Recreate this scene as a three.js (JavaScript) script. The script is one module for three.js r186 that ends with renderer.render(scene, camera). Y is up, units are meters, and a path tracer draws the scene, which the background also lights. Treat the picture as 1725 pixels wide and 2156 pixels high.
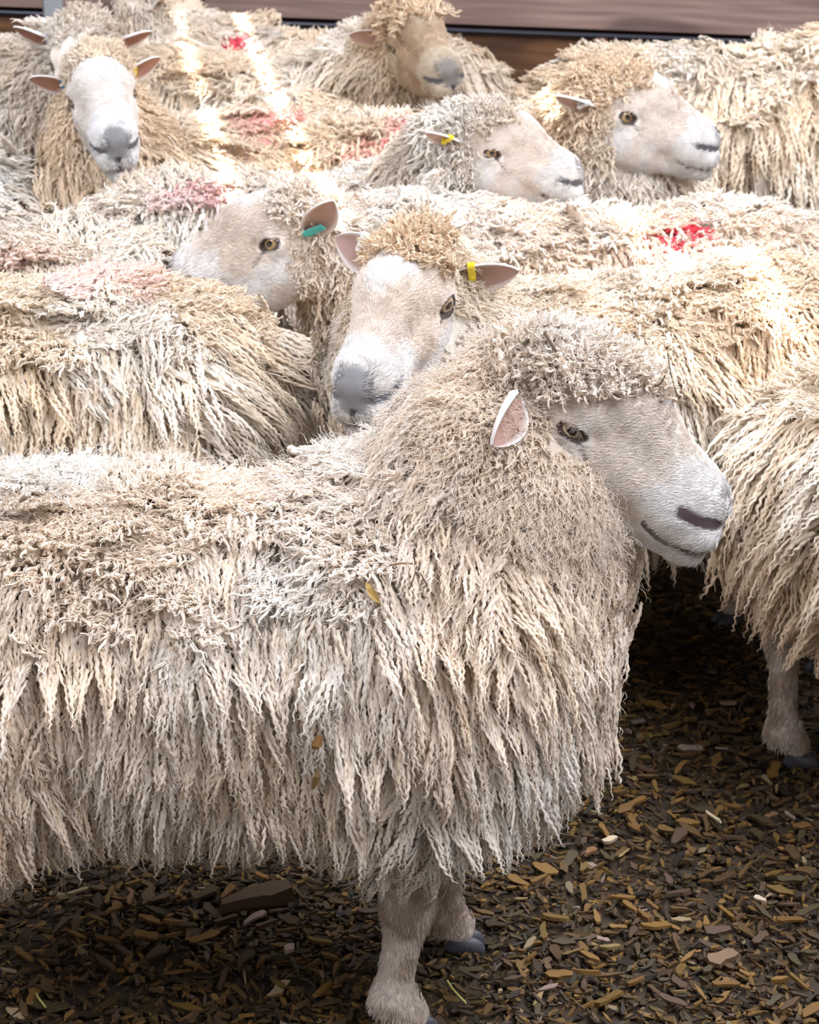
import * as THREE from 'three';
import { mergeGeometries } from 'three/addons/utils/BufferGeometryUtils.js';
import { RoundedBoxGeometry } from 'three/addons/geometries/RoundedBoxGeometry.js';
import { RectAreaLightUniformsLib } from 'three/addons/lights/RectAreaLightUniformsLib.js';
import { ImprovedNoise } from 'three/addons/math/ImprovedNoise.js';

// ------------------------------------------------------------------ camera, sky, sun, large lights, exposure
const scene = new THREE.Scene();
const renderer = new THREE.WebGLRenderer({ antialias: true });
renderer.toneMapping = THREE.LinearToneMapping;
renderer.toneMappingExposure = 1.1;
renderer.shadowMap.enabled = true;
RectAreaLightUniformsLib.init();

const camera = new THREE.PerspectiveCamera(26.38, 1725 / 2156, 0.05, 60);
camera.position.set(0, 1.55, 0);
camera.rotation.set(-22 * Math.PI / 180, 0, 0);
camera.focus = 2.45;
camera.userData.fStop = 14;
scene.add(camera);

scene.background = new THREE.Color().setRGB(0.58, 0.58, 0.59);   // open daylight sky in front of the barn
const SUN_TO = new THREE.Vector3(-0.35, 1, -0.15).normalize();
const sun = new THREE.DirectionalLight(new THREE.Color().setRGB(1, 0.97, 0.92), 22);
sun.name = 'sun';
sun.position.copy(SUN_TO).multiplyScalar(12).add(new THREE.Vector3(0, 0, -3.5));
sun.target.position.set(0, 0, -3.5);
sun.castShadow = true;
sun.shadow.radius = 1;
Object.assign(sun.shadow.camera, { left: -4, right: 4, top: 4, bottom: -4, near: 1, far: 22 });
sun.shadow.mapSize.set(4096, 4096);
scene.add(sun, sun.target);

const ROOF_Y = 3.0;
const LIGHT = 1.6;
const FILL_PANELS = [[-2.45, -2.6, 1.5, 5.4, 4.2], [1.55, -2.6, 2.1, 5.4, 4.2]];   // unseen panels added for soft top light: x, z, width, length, strength
const fillTint = new THREE.Color().setRGB(0.92, 0.98, 1.10);
for (const [x, z, w, l, e] of FILL_PANELS) {  // area lamps added overhead to brighten the backs and fill the sides
  const lamp = new THREE.RectAreaLight(fillTint, e * LIGHT, w - 0.06, l - 0.06);
  lamp.name = 'added_fill_lamp';
  lamp.position.set(x, ROOF_Y - 0.09, z);
  lamp.lookAt(x, 0, z);
  scene.add(lamp);
}

// ------------------------------------------------------------------ small tools
let seedState = 12345;
const seed = (n) => { seedState = n >>> 0; };
function rnd() { seedState = (seedState + 0x6d2b79f5) | 0; let t = Math.imul(seedState ^ (seedState >>> 15), 1 | seedState); t = (t + Math.imul(t ^ (t >>> 7), 61 | t)) ^ t; return ((t ^ (t >>> 14)) >>> 0) / 4294967296; }
const rr = (a, b) => a + (b - a) * rnd();
const perlin = new ImprovedNoise();
const noise = (x, y, z) => perlin.noise(x + 37.3, y + 11.7, z + 71.1);
const V = (x, y, z) => new THREE.Vector3(x, y, z);
const clamp = (x, a, b) => Math.min(b, Math.max(a, x));
const lerp = (a, b, t) => a + (b - a) * t;
const sstep = (a, b, x) => { const t = clamp((x - a) / (b - a), 0, 1); return t * t * (3 - 2 * t); };
const RAD = Math.PI / 180;
const used = new Map();
function numbered(name) { const n = used.get(name) ?? 0; used.set(name, n + 1); return n ? `${name}_${String(n).padStart(3, '0')}` : name; }
function shade(o) { o.castShadow = true; o.receiveShadow = true; return o; }
function part(name, geo, mat, parent) { const m = shade(new THREE.Mesh(geo, mat)); m.name = name; parent.add(m); return m; }
function tag(o, label, category, group, kind) { o.userData.label = label; if (category) o.userData.category = category; if (group) o.userData.group = group; if (kind) o.userData.kind = kind; return o; }
function struct(name, geo, mat, label) { const o = geo ? shade(new THREE.Mesh(geo, mat)) : new THREE.Group(); o.name = name; o.userData = { kind: 'structure', label, category: name.split('_')[0] }; scene.add(o); return o; }

// ------------------------------------------------------------------ signed distance shapes and their meshing
// a shape is { f(x,y,z) -> distance, k: blend width, cut: bool }
function sphereish(cx, cy, cz, rx, ry, rz, k = 0.02, rot = null) {
  const m = rot ? new THREE.Matrix4().makeRotationFromEuler(new THREE.Euler(...rot)).transpose().elements : null;
  return { k, box: [cx, cy, cz, Math.max(rx, ry, rz)], f(x, y, z) {
    x -= cx; y -= cy; z -= cz;
    if (m) { const a = m[0] * x + m[4] * y + m[8] * z, b = m[1] * x + m[5] * y + m[9] * z, c = m[2] * x + m[6] * y + m[10] * z; x = a; y = b; z = c; }
    const px = x / rx, py = y / ry, pz = z / rz, k0 = Math.sqrt(px * px + py * py + pz * pz), qx = px / rx, qy = py / ry, qz = pz / rz, k1 = Math.sqrt(qx * qx + qy * qy + qz * qz);
    return k1 < 1e-9 ? -Math.min(rx, ry, rz) : k0 * (k0 - 1) / k1;
  } };
}
function limb(a, b, ra, rb, k = 0.02) {
  const dx = b[0] - a[0], dy = b[1] - a[1], dz = b[2] - a[2], dd = dx * dx + dy * dy + dz * dz || 1e-9;
  return { k, box: [(a[0] + b[0]) / 2, (a[1] + b[1]) / 2, (a[2] + b[2]) / 2, Math.sqrt(dd) / 2 + Math.max(ra, rb)], f(x, y, z) {
    const px = x - a[0], py = y - a[1], pz = z - a[2], t = clamp((px * dx + py * dy + pz * dz) / dd, 0, 1);
    const ex = px - dx * t, ey = py - dy * t, ez = pz - dz * t;
    return Math.sqrt(ex * ex + ey * ey + ez * ez) - (ra + (rb - ra) * t);
  } };
}
const cut = (s, k) => ({ ...s, cut: true, k: k ?? s.k });
function fieldOf(shapes) {
  return (x, y, z) => {
    let d = 1e3;
    for (let i = 0; i < shapes.length; i++) {
      const s = shapes[i], e = s.f(x, y, z), k = s.k;
      if (s.cut) { const h = Math.max(k - Math.abs(d + e), 0) / k; d = Math.max(d, -e) + h * h * k * 0.25; }
      else { const h = Math.max(k - Math.abs(d - e), 0) / k; d = Math.min(d, e) - h * h * k * 0.25; }
    }
    return d;
  };
}
function boundsOf(shapes, pad) {
  const lo = [1e9, 1e9, 1e9], hi = [-1e9, -1e9, -1e9];
  for (const s of shapes) if (!s.cut) for (let c = 0; c < 3; c++) { lo[c] = Math.min(lo[c], s.box[c] - s.box[3] - pad); hi[c] = Math.max(hi[c], s.box[c] + s.box[3] + pad); }
  return [lo, hi];
}
// surface nets: one vertex in every cell that the surface crosses
function meshField(f, lo, hi, h) {
  const n = [0, 1, 2].map((c) => Math.ceil((hi[c] - lo[c]) / h) + 1), [nx, ny, nz] = n, g = new Float32Array(nx * ny * nz);
  const B = 6, diag = h * B * 0.9;
  for (let bz = 0; bz < nz; bz += B) for (let by = 0; by < ny; by += B) for (let bx = 0; bx < nx; bx += B) {
    const c = f(lo[0] + (bx + B / 2) * h, lo[1] + (by + B / 2) * h, lo[2] + (bz + B / 2) * h), far = Math.abs(c) > diag * 1.8 + h;
    for (let k = bz; k < Math.min(bz + B, nz); k++) for (let j = by; j < Math.min(by + B, ny); j++) for (let i = bx; i < Math.min(bx + B, nx); i++)
      g[(k * ny + j) * nx + i] = far ? c : f(lo[0] + i * h, lo[1] + j * h, lo[2] + k * h);
  }
  const at = new Int32Array(nx * ny * nz).fill(-1), pos = [], idx = [];
  const corners = [0, 1, nx, nx + 1, nx * ny, nx * ny + 1, nx * ny + nx, nx * ny + nx + 1];
  const edges = [[0, 1], [2, 3], [4, 5], [6, 7], [0, 2], [1, 3], [4, 6], [5, 7], [0, 4], [1, 5], [2, 6], [3, 7]];
  for (let k = 0; k < nz - 1; k++) for (let j = 0; j < ny - 1; j++) for (let i = 0; i < nx - 1; i++) {
    const o = (k * ny + j) * nx + i;
    let mask = 0;
    for (let c = 0; c < 8; c++) if (g[o + corners[c]] < 0) mask |= 1 << c;
    if (mask === 0 || mask === 255) continue;
    let sx = 0, sy = 0, sz = 0, m = 0;
    for (const [a, b] of edges) {
      if (((mask >> a) & 1) === ((mask >> b) & 1)) continue;
      const va = g[o + corners[a]], vb = g[o + corners[b]], t = va / (va - vb);
      sx += (a & 1) + ((b & 1) - (a & 1)) * t; sy += ((a >> 1) & 1) + (((b >> 1) & 1) - ((a >> 1) & 1)) * t; sz += (a >> 2) + ((b >> 2) - (a >> 2)) * t; m++;
    }
    at[o] = pos.length / 3;
    pos.push(lo[0] + (i + sx / m) * h, lo[1] + (j + sy / m) * h, lo[2] + (k + sz / m) * h);
  }
  const quad = (a, b, c, d, flip) => { if (a < 0 || b < 0 || c < 0 || d < 0) return; if (flip) idx.push(a, c, b, a, d, c); else idx.push(a, b, c, a, c, d); };
  for (let k = 1; k < nz - 1; k++) for (let j = 1; j < ny - 1; j++) for (let i = 1; i < nx - 1; i++) {
    const o = (k * ny + j) * nx + i, s = g[o] < 0;
    if (s !== g[o + 1] < 0) quad(at[o], at[o - nx], at[o - nx - nx * ny], at[o - nx * ny], s);
    if (s !== g[o + nx] < 0) quad(at[o], at[o - nx * ny], at[o - nx * ny - 1], at[o - 1], s);
    if (s !== g[o + nx * ny] < 0) quad(at[o], at[o - 1], at[o - 1 - nx], at[o - nx], s);
  }
  for (let i = 0; i < idx.length; i += 3) { const t = idx[i + 1]; idx[i + 1] = idx[i + 2]; idx[i + 2] = t; }
  const nor = new Float32Array(pos.length), e = h * 0.5;
  for (let i = 0; i < pos.length; i += 3) {
    const x = pos[i], y = pos[i + 1], z = pos[i + 2];
    const a = f(x + e, y, z) - f(x - e, y, z), b = f(x, y + e, z) - f(x, y - e, z), c = f(x, y, z + e) - f(x, y, z - e), l = Math.hypot(a, b, c) || 1;
    nor[i] = a / l; nor[i + 1] = b / l; nor[i + 2] = c / l;
  }
  const geo = new THREE.BufferGeometry();
  geo.setAttribute('position', new THREE.BufferAttribute(new Float32Array(pos), 3));
  geo.setAttribute('normal', new THREE.BufferAttribute(nor, 3));
  geo.setIndex(new THREE.BufferAttribute(new Uint32Array(idx), 1));
  return geo;
}
function paint(geo, fn) {
  const p = geo.attributes.position, n = geo.attributes.normal, c = new Float32Array(p.count * 3);
  for (let i = 0; i < p.count; i++) { const q = fn(p.getX(i), p.getY(i), p.getZ(i), n.getX(i), n.getY(i), n.getZ(i)); c[i * 3] = q[0]; c[i * 3 + 1] = q[1]; c[i * 3 + 2] = q[2]; }
  geo.setAttribute('color', new THREE.BufferAttribute(c, 3));
  return geo;
}
const mix3 = (a, b, t) => [lerp(a[0], b[0], t), lerp(a[1], b[1], t), lerp(a[2], b[2], t)];

// ------------------------------------------------------------------ textures
function dataTexture(size, fn, srgb = false) {
  const d = new Uint8Array(size * size * 4);
  for (let y = 0; y < size; y++) for (let x = 0; x < size; x++) { const c = fn(x / size, y / size), o = (y * size + x) * 4; d[o] = clamp(c[0], 0, 1) * 255; d[o + 1] = clamp(c[1], 0, 1) * 255; d[o + 2] = clamp(c[2], 0, 1) * 255; d[o + 3] = 255; }
  const t = new THREE.DataTexture(d, size, size);
  t.wrapS = t.wrapT = THREE.RepeatWrapping; t.magFilter = THREE.LinearFilter; t.minFilter = THREE.LinearFilter; t.needsUpdate = true;
  if (srgb) t.colorSpace = THREE.SRGBColorSpace;
  return t;
}
// tileable noise on a circle
const tile = (u, v, a, b, o) => { const A = u * Math.PI * 2, B = v * Math.PI * 2; return noise(Math.cos(A) * a + o, Math.sin(A) * a + Math.cos(B) * b, Math.sin(B) * b + o * 1.7); };
const woodMap = (a, b, o) => dataTexture(512, (u, v) => {
  const g = 0.5 + 0.5 * Math.sin((v * 22 + 1.6 * tile(u, v, 0.35, 1.1, o)) * Math.PI * 2), f = tile(u, v, 1.2, 9, o + 5), st = sstep(0.1, 0.5, tile(u, v, 0.9, 1.3, o + 8)), t = clamp(0.45 + 0.2 * (g - 0.5) + 0.6 * f, 0, 1), c = mix3(a, b, t);
  return mix3(c, [c[0] * 0.62, c[1] * 0.6, c[2] * 0.6], st * 0.55);
}, true);
const woodBump = dataTexture(256, (u, v) => { const s = 0.5 + 0.35 * tile(u, v, 0.8, 8, 2) + 0.2 * tile(u, v, 2.5, 20, 4); return [s, s, s]; });

// ------------------------------------------------------------------ materials
const M = {};
M.wool = new THREE.MeshStandardMaterial({ name: 'wool', color: 0xffffff, vertexColors: true, roughness: 1 });
M.fuzz = new THREE.MeshStandardMaterial({ name: 'wool_fibre', color: 0xffffff, vertexColors: true, roughness: 1 });
M.skin = new THREE.MeshStandardMaterial({ name: 'sheep_skin', color: 0xffffff, vertexColors: true, roughness: 0.8 });
M.hair = new THREE.MeshStandardMaterial({ name: 'face_hair', color: 0xffffff, vertexColors: true, roughness: 0.8 });
M.eye = new THREE.MeshPhysicalMaterial({ name: 'eye', color: 0xffffff, vertexColors: true, roughness: 0.12, clearcoat: 1, clearcoatRoughness: 0.03 });
M.lash = new THREE.MeshStandardMaterial({ name: 'lash', color: new THREE.Color().setRGB(0.55, 0.42, 0.32), roughness: 0.6 });
M.hoof = new THREE.MeshStandardMaterial({ name: 'hoof', color: new THREE.Color().setRGB(0.09, 0.085, 0.1), roughness: 0.45 });
const plastic = (r, g, b) => new THREE.MeshPhysicalMaterial({ color: new THREE.Color().setRGB(r, g, b), roughness: 0.35, clearcoat: 0.3 });
M.tagYellow = plastic(0.85, 0.68, 0.03); M.tagWhite = plastic(0.82, 0.84, 0.84); M.tagTeal = plastic(0.08, 0.55, 0.52); M.tagBlue = plastic(0.06, 0.38, 0.7);
// ------------------------------------------------------------------ the barn
M.earth = new THREE.MeshStandardMaterial({ name: 'earth', color: new THREE.Color().setRGB(0.045, 0.028, 0.014), roughness: 0.95 });
M.plankTop = new THREE.MeshStandardMaterial({ name: 'weathered_plank', map: woodMap([0.50, 0.40, 0.36], [0.66, 0.55, 0.50], 2), roughness: 0.85, bumpMap: woodBump, bumpScale: 0.002 });
M.plankLow = new THREE.MeshStandardMaterial({ name: 'brown_plank', map: woodMap([0.34, 0.22, 0.13], [0.52, 0.36, 0.23], 6), roughness: 0.85, bumpMap: woodBump, bumpScale: 0.002 });
M.plankDark = new THREE.MeshStandardMaterial({ name: 'dark_plank', map: woodMap([0.27, 0.18, 0.13], [0.4, 0.28, 0.2], 11), roughness: 0.85, bumpMap: woodBump, bumpScale: 0.002 });
M.steel = new THREE.MeshStandardMaterial({ name: 'galvanised_steel', color: new THREE.Color().setRGB(0.52, 0.55, 0.58), metalness: 0.7, roughness: 0.45 });
M.rail = new THREE.MeshStandardMaterial({ name: 'dark_steel', color: new THREE.Color().setRGB(0.06, 0.06, 0.075), metalness: 0.6, roughness: 0.3 });
M.sheet = new THREE.MeshStandardMaterial({ name: 'roof_sheet', color: new THREE.Color().setRGB(0.36, 0.36, 0.36), roughness: 0.9 });
M.panel = new THREE.MeshStandardMaterial({ name: 'added_fill_panel', color: new THREE.Color().setRGB(0.8, 0.82, 0.84), roughness: 0.7, emissive: fillTint, emissiveIntensity: 0.8 });  // glow of the added overhead light panels
const box = (w, h, d, r = 0.004) => new RoundedBoxGeometry(w, h, d, 1, Math.min(r, w / 3, h / 3, d / 3));

{
  const g = new THREE.BoxGeometry(8, 0.2, 10); g.translate(-0.3, -0.1, -2.5);
  struct('floor', g, M.earth, 'dark earth floor of the sheep pen under the bark chips');
  const walls = [['wall_left', -3.9, -2.5, 0.15, 10], ['wall_right', 3.4, -2.5, 0.15, 10]];
  for (const [n, x, z, w, d] of walls) { const b = new THREE.BoxGeometry(w, ROOF_Y, d); b.translate(x, ROOF_Y / 2, z); struct(n, b, M.plankDark, n === 'wall_left' ? 'dark boarded barn wall beyond the left edge' : 'dark boarded barn wall beyond the right edge'); }
}
// back wall: horizontal boards on posts, turned a little to the camera on the right
const WALL = { x: 0, z: -5.95, turn: -13 * RAD };
{
  const wall = struct('wall_back', null, null, 'barn wall of wide horizontal brown boards behind the flock');
  wall.position.set(WALL.x, 0, WALL.z); wall.rotation.y = WALL.turn;
  const rows = [[0.0, 0.2, 'd'], [0.215, 0.16, 'd'], [0.385, 0.16, 'l'], [0.566, 0.235, 't'], [0.815, 0.22, 't'], [1.045, 0.22, 'l'], [1.275, 0.24, 'l'], [1.525, 0.24, 'l'], [1.775, 0.24, 'd'], [2.025, 0.24, 'd'], [2.275, 0.24, 'd'], [2.525, 0.24, 'd'], [2.775, 0.2, 'd']];
  seed(5);
  for (const [y, h, kind] of rows) {
    let x = -4.6 + rr(-0.6, 0.3);
    while (x < 4.6) {
      const w = rr(1.9, 2.6), g = box(w - 0.006, h - 0.008, 0.035);
      const uv = g.attributes.uv, p = g.attributes.position, ox = rnd(), oy = rnd();
      for (let i = 0; i < uv.count; i++) uv.setXY(i, p.getX(i) * 0.7 + ox, p.getY(i) * 1.3 + oy);
      const m = part('plank', g, { d: M.plankDark, l: M.plankLow, t: M.plankTop }[kind], wall);
      m.position.set(x + w / 2, y + h / 2, rr(-0.003, 0.003));
      x += w;
    }
  }
  const back = new THREE.BoxGeometry(10, ROOF_Y, 0.08); back.translate(0, ROOF_Y / 2, -0.1);
  part('backing', back, M.plankDark, wall);
  // long dark steel rail that runs in the gap between the boards
  const r = new THREE.CylinderGeometry(0.0075, 0.0075, 9, 12); r.rotateZ(Math.PI / 2);
  const rail = part('rail', r, M.rail, wall); rail.position.set(0, 0.556, 0.024); rail.userData.label = 'thin dark steel rail along the boards';
}
// roof: sheets that run away from the camera, with narrow gaps that let the sun through
{
  const roof = struct('ceiling', null, null, 'sheet roof of the barn with narrow gaps above the flock');
  const PHI = Math.asin(0.148);
  roof.rotation.y = PHI;
  const lift = (ROOF_Y - 0.7) / SUN_TO.y, sx = SUN_TO.x * lift, sz = SUN_TO.z * lift;
  const loc = (x, z) => [x * Math.cos(PHI) - z * Math.sin(PHI), x * Math.sin(PHI) + z * Math.cos(PHI)];
  // where the stripe of sun falls at the height of the backs: x, z of one point, width, far z, near z
  const gaps = [[-0.40, -4.2, 0.036, -5.5, -3.45], [-0.226, -4.1, 0.034, -5.6, -3.12], [0.105, -3.95, 0.03, -4.35, -3.5], [0.2165, -3.2, 0.03, -3.2, -2.95], [0.375, -3.36, 0.036, -4.2, -3.16], [0.505, -3.17, 0.06, -3.5, -2.98]]
    .map(([x, z, w, a, b]) => { const [lx] = loc(x + sx, z + sz); return { x: lx, w, a: loc(x + sx, a + sz)[1], b: loc(x + sx, b + sz)[1] }; }).sort((p, q) => p.x - q.x);
  const Z0 = -9, Z1 = 3.5, X0 = -5.2, X1 = 5.2;
  const sheet = (x0, x1, z0, z1) => { const g = new THREE.BoxGeometry(x1 - x0, 0.02, z1 - z0); const m = part('roof_sheet', g, M.sheet, roof); m.position.set((x0 + x1) / 2, ROOF_Y, (z0 + z1) / 2); };
  let x = X0;
  for (const g of gaps) {
    const e = g.x - g.w / 2;
    for (let n = Math.max(1, Math.round((e - x) / 1.2)), i = 0; i < n; i++) sheet(lerp(x, e, i / n), lerp(x, e, (i + 1) / n), Z0, Z1);
    sheet(e, e + g.w, Z0, g.a); sheet(e, e + g.w, g.b, Z1);
    x = e + g.w;
  }
  for (let n = 5, i = 0; i < n; i++) sheet(lerp(x, X1, i / n), lerp(x, X1, (i + 1) / n), Z0, Z1);
  for (const [px, pz, w, l] of FILL_PANELS) {  // out-of-view glowing panels, added to go with the fill lamps
    const g = new THREE.BoxGeometry(w, 0.02, l), m = part('added_fill_panel', g, M.panel, roof), [lx, lz] = loc(px, pz);
    m.position.set(lx, ROOF_Y - 0.05, lz); m.rotation.y = -PHI; m.userData.label = 'glowing panel added under the roof for soft top light';
  }
}
// a galvanised gate post and a dark wooden hurdle that stand before the boards
{
  const post = new THREE.Group(); post.name = 'gate_post'; post.position.set(-0.915, 0, -5.68); post.rotation.y = 0.25; scene.add(post);
  tag(post, 'grey galvanised steel gate post before the boards at the upper left', 'post');
  part('upright', box(0.05, 0.95, 0.04, 0.003).translate(0, 0.475, 0), M.steel, post);
  part('cap', box(0.056, 0.02, 0.046, 0.003).translate(0, 0.96, 0), M.steel, post);
  part('hinge_lug', box(0.018, 0.05, 0.03, 0.002).translate(0.033, 0.62, 0.005), M.steel, post);
  const h = new THREE.Group(); h.name = 'wooden_hurdle'; h.position.set(0.225, 0, -5.80); h.rotation.y = -0.15; scene.add(h);
  tag(h, 'low dark wooden hurdle leaning by the back boards beside the curly-topped sheep', 'hurdle');
  for (const x of [-0.105, 0.28]) part('post', box(0.03, 0.56, 0.035).translate(x, 0.28, 0.01), M.plankLow, h);
  for (const [y, m] of [[0.06, M.plankDark], [0.17, M.plankDark], [0.28, M.plankDark], [0.385, M.plankDark]]) { const g = box(0.37, 0.10, 0.014).translate(0.09, y, 0); part('slat', g, m, h); }
  part('top_rail', box(0.40, 0.026, 0.03).translate(0.09, 0.455, 0.005), M.plankLow, h);
}

// ------------------------------------------------------------------ wool: lock shapes that are set on the fleece by the thousand
function Tubes() {
  const pos = [], nor = [], col = [], idx = [];
  return {
    add(pts, rad, sides, flat = 1, ridge = 0, ph = 0, tone = [1, 1, 1]) {
      const n = pts.length, base = pos.length / 3, T = V(0, 0, 0), N = V(0, 0, 1), B = V(0, 0, 0);
      for (let i = 0; i < n; i++) {
        T.subVectors(pts[Math.min(i + 1, n - 1)], pts[Math.max(i - 1, 0)]).normalize();
        B.crossVectors(T, N).normalize(); N.crossVectors(B, T).normalize();
        for (let s = 0; s <= sides; s++) {
          const a = (s / sides) * Math.PI * 2, r = rad[i] * (1 + ridge * Math.cos(3 * a + ph + i * 0.35)), c = Math.cos(a), q = Math.sin(a) * flat;
          pos.push(pts[i].x + (B.x * c + N.x * q) * r, pts[i].y + (B.y * c + N.y * q) * r, pts[i].z + (B.z * c + N.z * q) * r);
          const nn = Math.sin(a) / flat, m = Math.hypot(c, nn);
          nor.push((B.x * c + N.x * nn) / m, (B.y * c + N.y * nn) / m, (B.z * c + N.z * nn) / m);
          col.push(tone[0], tone[1], tone[2]);
        }
      }
      for (let i = 0; i < n - 1; i++) for (let s = 0; s < sides; s++) { const a = base + i * (sides + 1) + s, b = a + sides + 1; idx.push(a, b, a + 1, a + 1, b, b + 1); }
    },
    geo(bend) {
      if (bend) { const v = V(0, 0, 0); for (let i = 0; i < pos.length; i += 3) { v.set(pos[i], pos[i + 1], pos[i + 2]); bend(v); pos[i] = v.x; pos[i + 1] = v.y; pos[i + 2] = v.z; } }
      const g = new THREE.BufferGeometry();
      g.setAttribute('position', new THREE.Float32BufferAttribute(pos, 3)); g.setAttribute('normal', new THREE.Float32BufferAttribute(nor, 3)); g.setAttribute('color', new THREE.Float32BufferAttribute(col, 3)); g.setIndex(idx);
      return g;
    },
  };
}
// every tuft grows along +y, +z points away from the body; lengths in metres; each lock of a tuft has a tone of its own
// a staple: a soft crimped core with a few crimped fibres along it
function staple(t, x0, y0, len, R, crimp, col, fibres = 3, pull = 0, lift = 0) {
  const n = 20, sway = rr(-0.006, 0.006) + pull, bow = rr(0.004, 0.010), p0 = rr(0, 6.28), k = len / crimp * 6.28, amp = rr(0.0007, 0.0016), tip = rr(0.5, 0.75), p1 = rr(0, 6.28);
  const line = (u, a, ph, ox, oz, c) => V(x0 + ox * (1 - c * u) + sway * u * (0.4 + 0.6 * u) + Math.sin(u * k + ph) * a * (0.45 + 0.8 * u) + Math.sin(u * 4 + p1) * 0.002, y0 + u * len, lift + bow * Math.sin(Math.min(1, u * 1.1) * Math.PI * 0.84) + oz * (1 - c * u) + Math.cos(u * k * 0.8 + ph) * a * 0.8 * (0.4 + 0.8 * u));
  const pts = [], rad = [];
  for (let i = 0; i < n; i++) { const u = i / (n - 1); pts.push(line(u, amp, p0, 0, 0.001, 0)); rad.push((u < tip ? R * (0.85 + 0.15 * Math.sin(u * 5)) : R * lerp(1, 0.16, Math.pow((u - tip) / (1 - tip), 0.75))) * (1 + 0.07 * Math.sin(u * k * 2 + p1))); }
  t.add(pts, rad, 6, 0.8, 0.1, rr(0, 6), col);
  for (let q = 0; q < fibres; q++) {
    const a = rr(0, 6.28), ph = p0 + rr(-1.2, 1.2), f = [], c2 = col.map((c) => c * rr(0.98, 1.08)), am = rr(0.0012, 0.0024), ox = Math.cos(a) * R * rr(0.6, 1.5), oz = 0.001 + Math.abs(Math.sin(a)) * R * rr(0.8, 1.2);
    for (let i = 0; i < n; i++) f.push(line(i / (n - 1) * 1.08, am, ph, ox, oz, 0.55));
    t.add(f, f.map((_, i) => 0.00075 * (1 - i / 30)), 3, 1, 0, 0, c2);
  }
}
function toneOf() { const j = rr(0.88, 1.05), w = rr(0, 0.12); return [j, j * (1 - w * 0.4), j * (1 - w)]; }
// a hand-sized patch of fleece: clumps of staples that lie down along +y, bowed like the side of a body
function staplePatch(s, n = 86, bow = 0.42) {
  seed(s);
  const t = Tubes(), clumps = [];
  for (let k = 0; k < 8; k++) clumps.push({ x: ((k % 4) - 1.5) * 0.026 + rr(-0.008, 0.008), y: (k < 4 ? -0.02 : 0.03) + rr(-0.02, 0.02), z: rr(-0.004, 0.006), sway: rr(-0.012, 0.012), c: toneOf() });
  for (let k = 0; k < n; k++) {
    const x = rr(-0.054, 0.054), y = lerp(0.045, -0.075, k / n) + rr(-0.01, 0.01);
    let q = clumps[0]; for (const c of clumps) if (Math.hypot(c.x - x, (c.y - y) * 0.4) < Math.hypot(q.x - x, (q.y - y) * 0.4)) q = c;
    const c = toneOf(), e = Math.min(1, Math.abs(q.x - x) / 0.016);
    staple(t, x, y, rr(0.040, 0.078), rr(0.0017, 0.0032), rr(0.009, 0.015), c.map((v, i) => v * lerp(1, q.c[i], 0.7)), 3, (q.x - x) * 0.75 + q.sway, q.z - e * 0.004);
  }
  return t.geo((p) => { p.z -= (p.y * p.y) / bow + (p.x * p.x) / (bow * 2.1); });
}
function curl(t, x0, y0, len, col) {
  const turns = rr(0.8, 1.7), R = rr(0.0014, 0.0030), dir = rnd() < 0.5 ? -1 : 1, ph0 = rr(0, 6.28), subs = 3, tx = rr(-0.7, 0.7), tz = rr(-0.1, 0.5);
  for (let k = 0; k < subs; k++) {
    const a = k / subs * 6.28 + rr(-0.4, 0.4), pts = [], rad = [], l = len * rr(0.7, 1.15), w = k ? rr(0.0005, 0.0008) : rr(0.0015, 0.0025), ph = ph0 + rr(-0.5, 0.5), q = rr(0.8, 1.25), o = k ? 0.003 : 0.0006;
    for (let i = 0; i < 14; i++) {
      const u = i / 13, ang = ph + dir * turns * 6.28 * u * q, r2 = R * (0.3 + 0.9 * u);
      pts.push(V(x0 + tx * l * u + Math.cos(ang) * r2 + Math.cos(a) * o * (1 - u * 0.5), y0 + l * u, tz * l * u + Math.sin(ang) * r2 + Math.sin(a) * o * (1 - u * 0.5) + 0.002 * u));
      rad.push(w * Math.pow(1 - u * 0.92, 0.5) + 0.0003);
    }
    t.add(pts, rad, 5, 1, k ? 0 : 0.12, rr(0, 6), col);
  }
}
function curlTuft(s, n = 26, len = 0.021, size = 0.022) {
  seed(s);
  const t = Tubes();
  for (let k = 0; k < n; k++) { const a = rr(0, 6.28), r = Math.sqrt(rnd()) * size; curl(t, Math.cos(a) * r, Math.sin(a) * r - 0.008, len * rr(0.7, 1.25), toneOf()); }
  return t.geo((p) => { p.z -= (p.x * p.x + p.y * p.y) / 0.5; });
}
function fuzzTuft(s, len = 0.02, count = 46, spread = 0.04, r = 0.00032) {
  seed(s);
  const t = Tubes();
  for (let k = 0; k < count; k++) {
    const pts = [], l = len * rr(0.4, 1.3), ox = rr(-spread, spread), oy = rr(-spread, spread), tx = rr(-0.8, 0.8), tz = rr(-0.1, 0.7), f = rr(4, 9), a = rr(0.0008, 0.002), p = rr(0, 6.28), q = rr(0.6, 1.4);
    for (let i = 0; i < 12; i++) { const u = i / 11; pts.push(V(ox + tx * l * u + Math.sin(u * f + p) * a, oy + l * u * (1 - 0.35 * u), -(oy * oy) / 0.42 + tz * l * u * (1 - 0.4 * u) + Math.cos(u * f * q + p) * a)); }
    t.add(pts, pts.map((_, i) => r * (1 - i / 16)), 3);
  }
  return t.geo();
}
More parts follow.
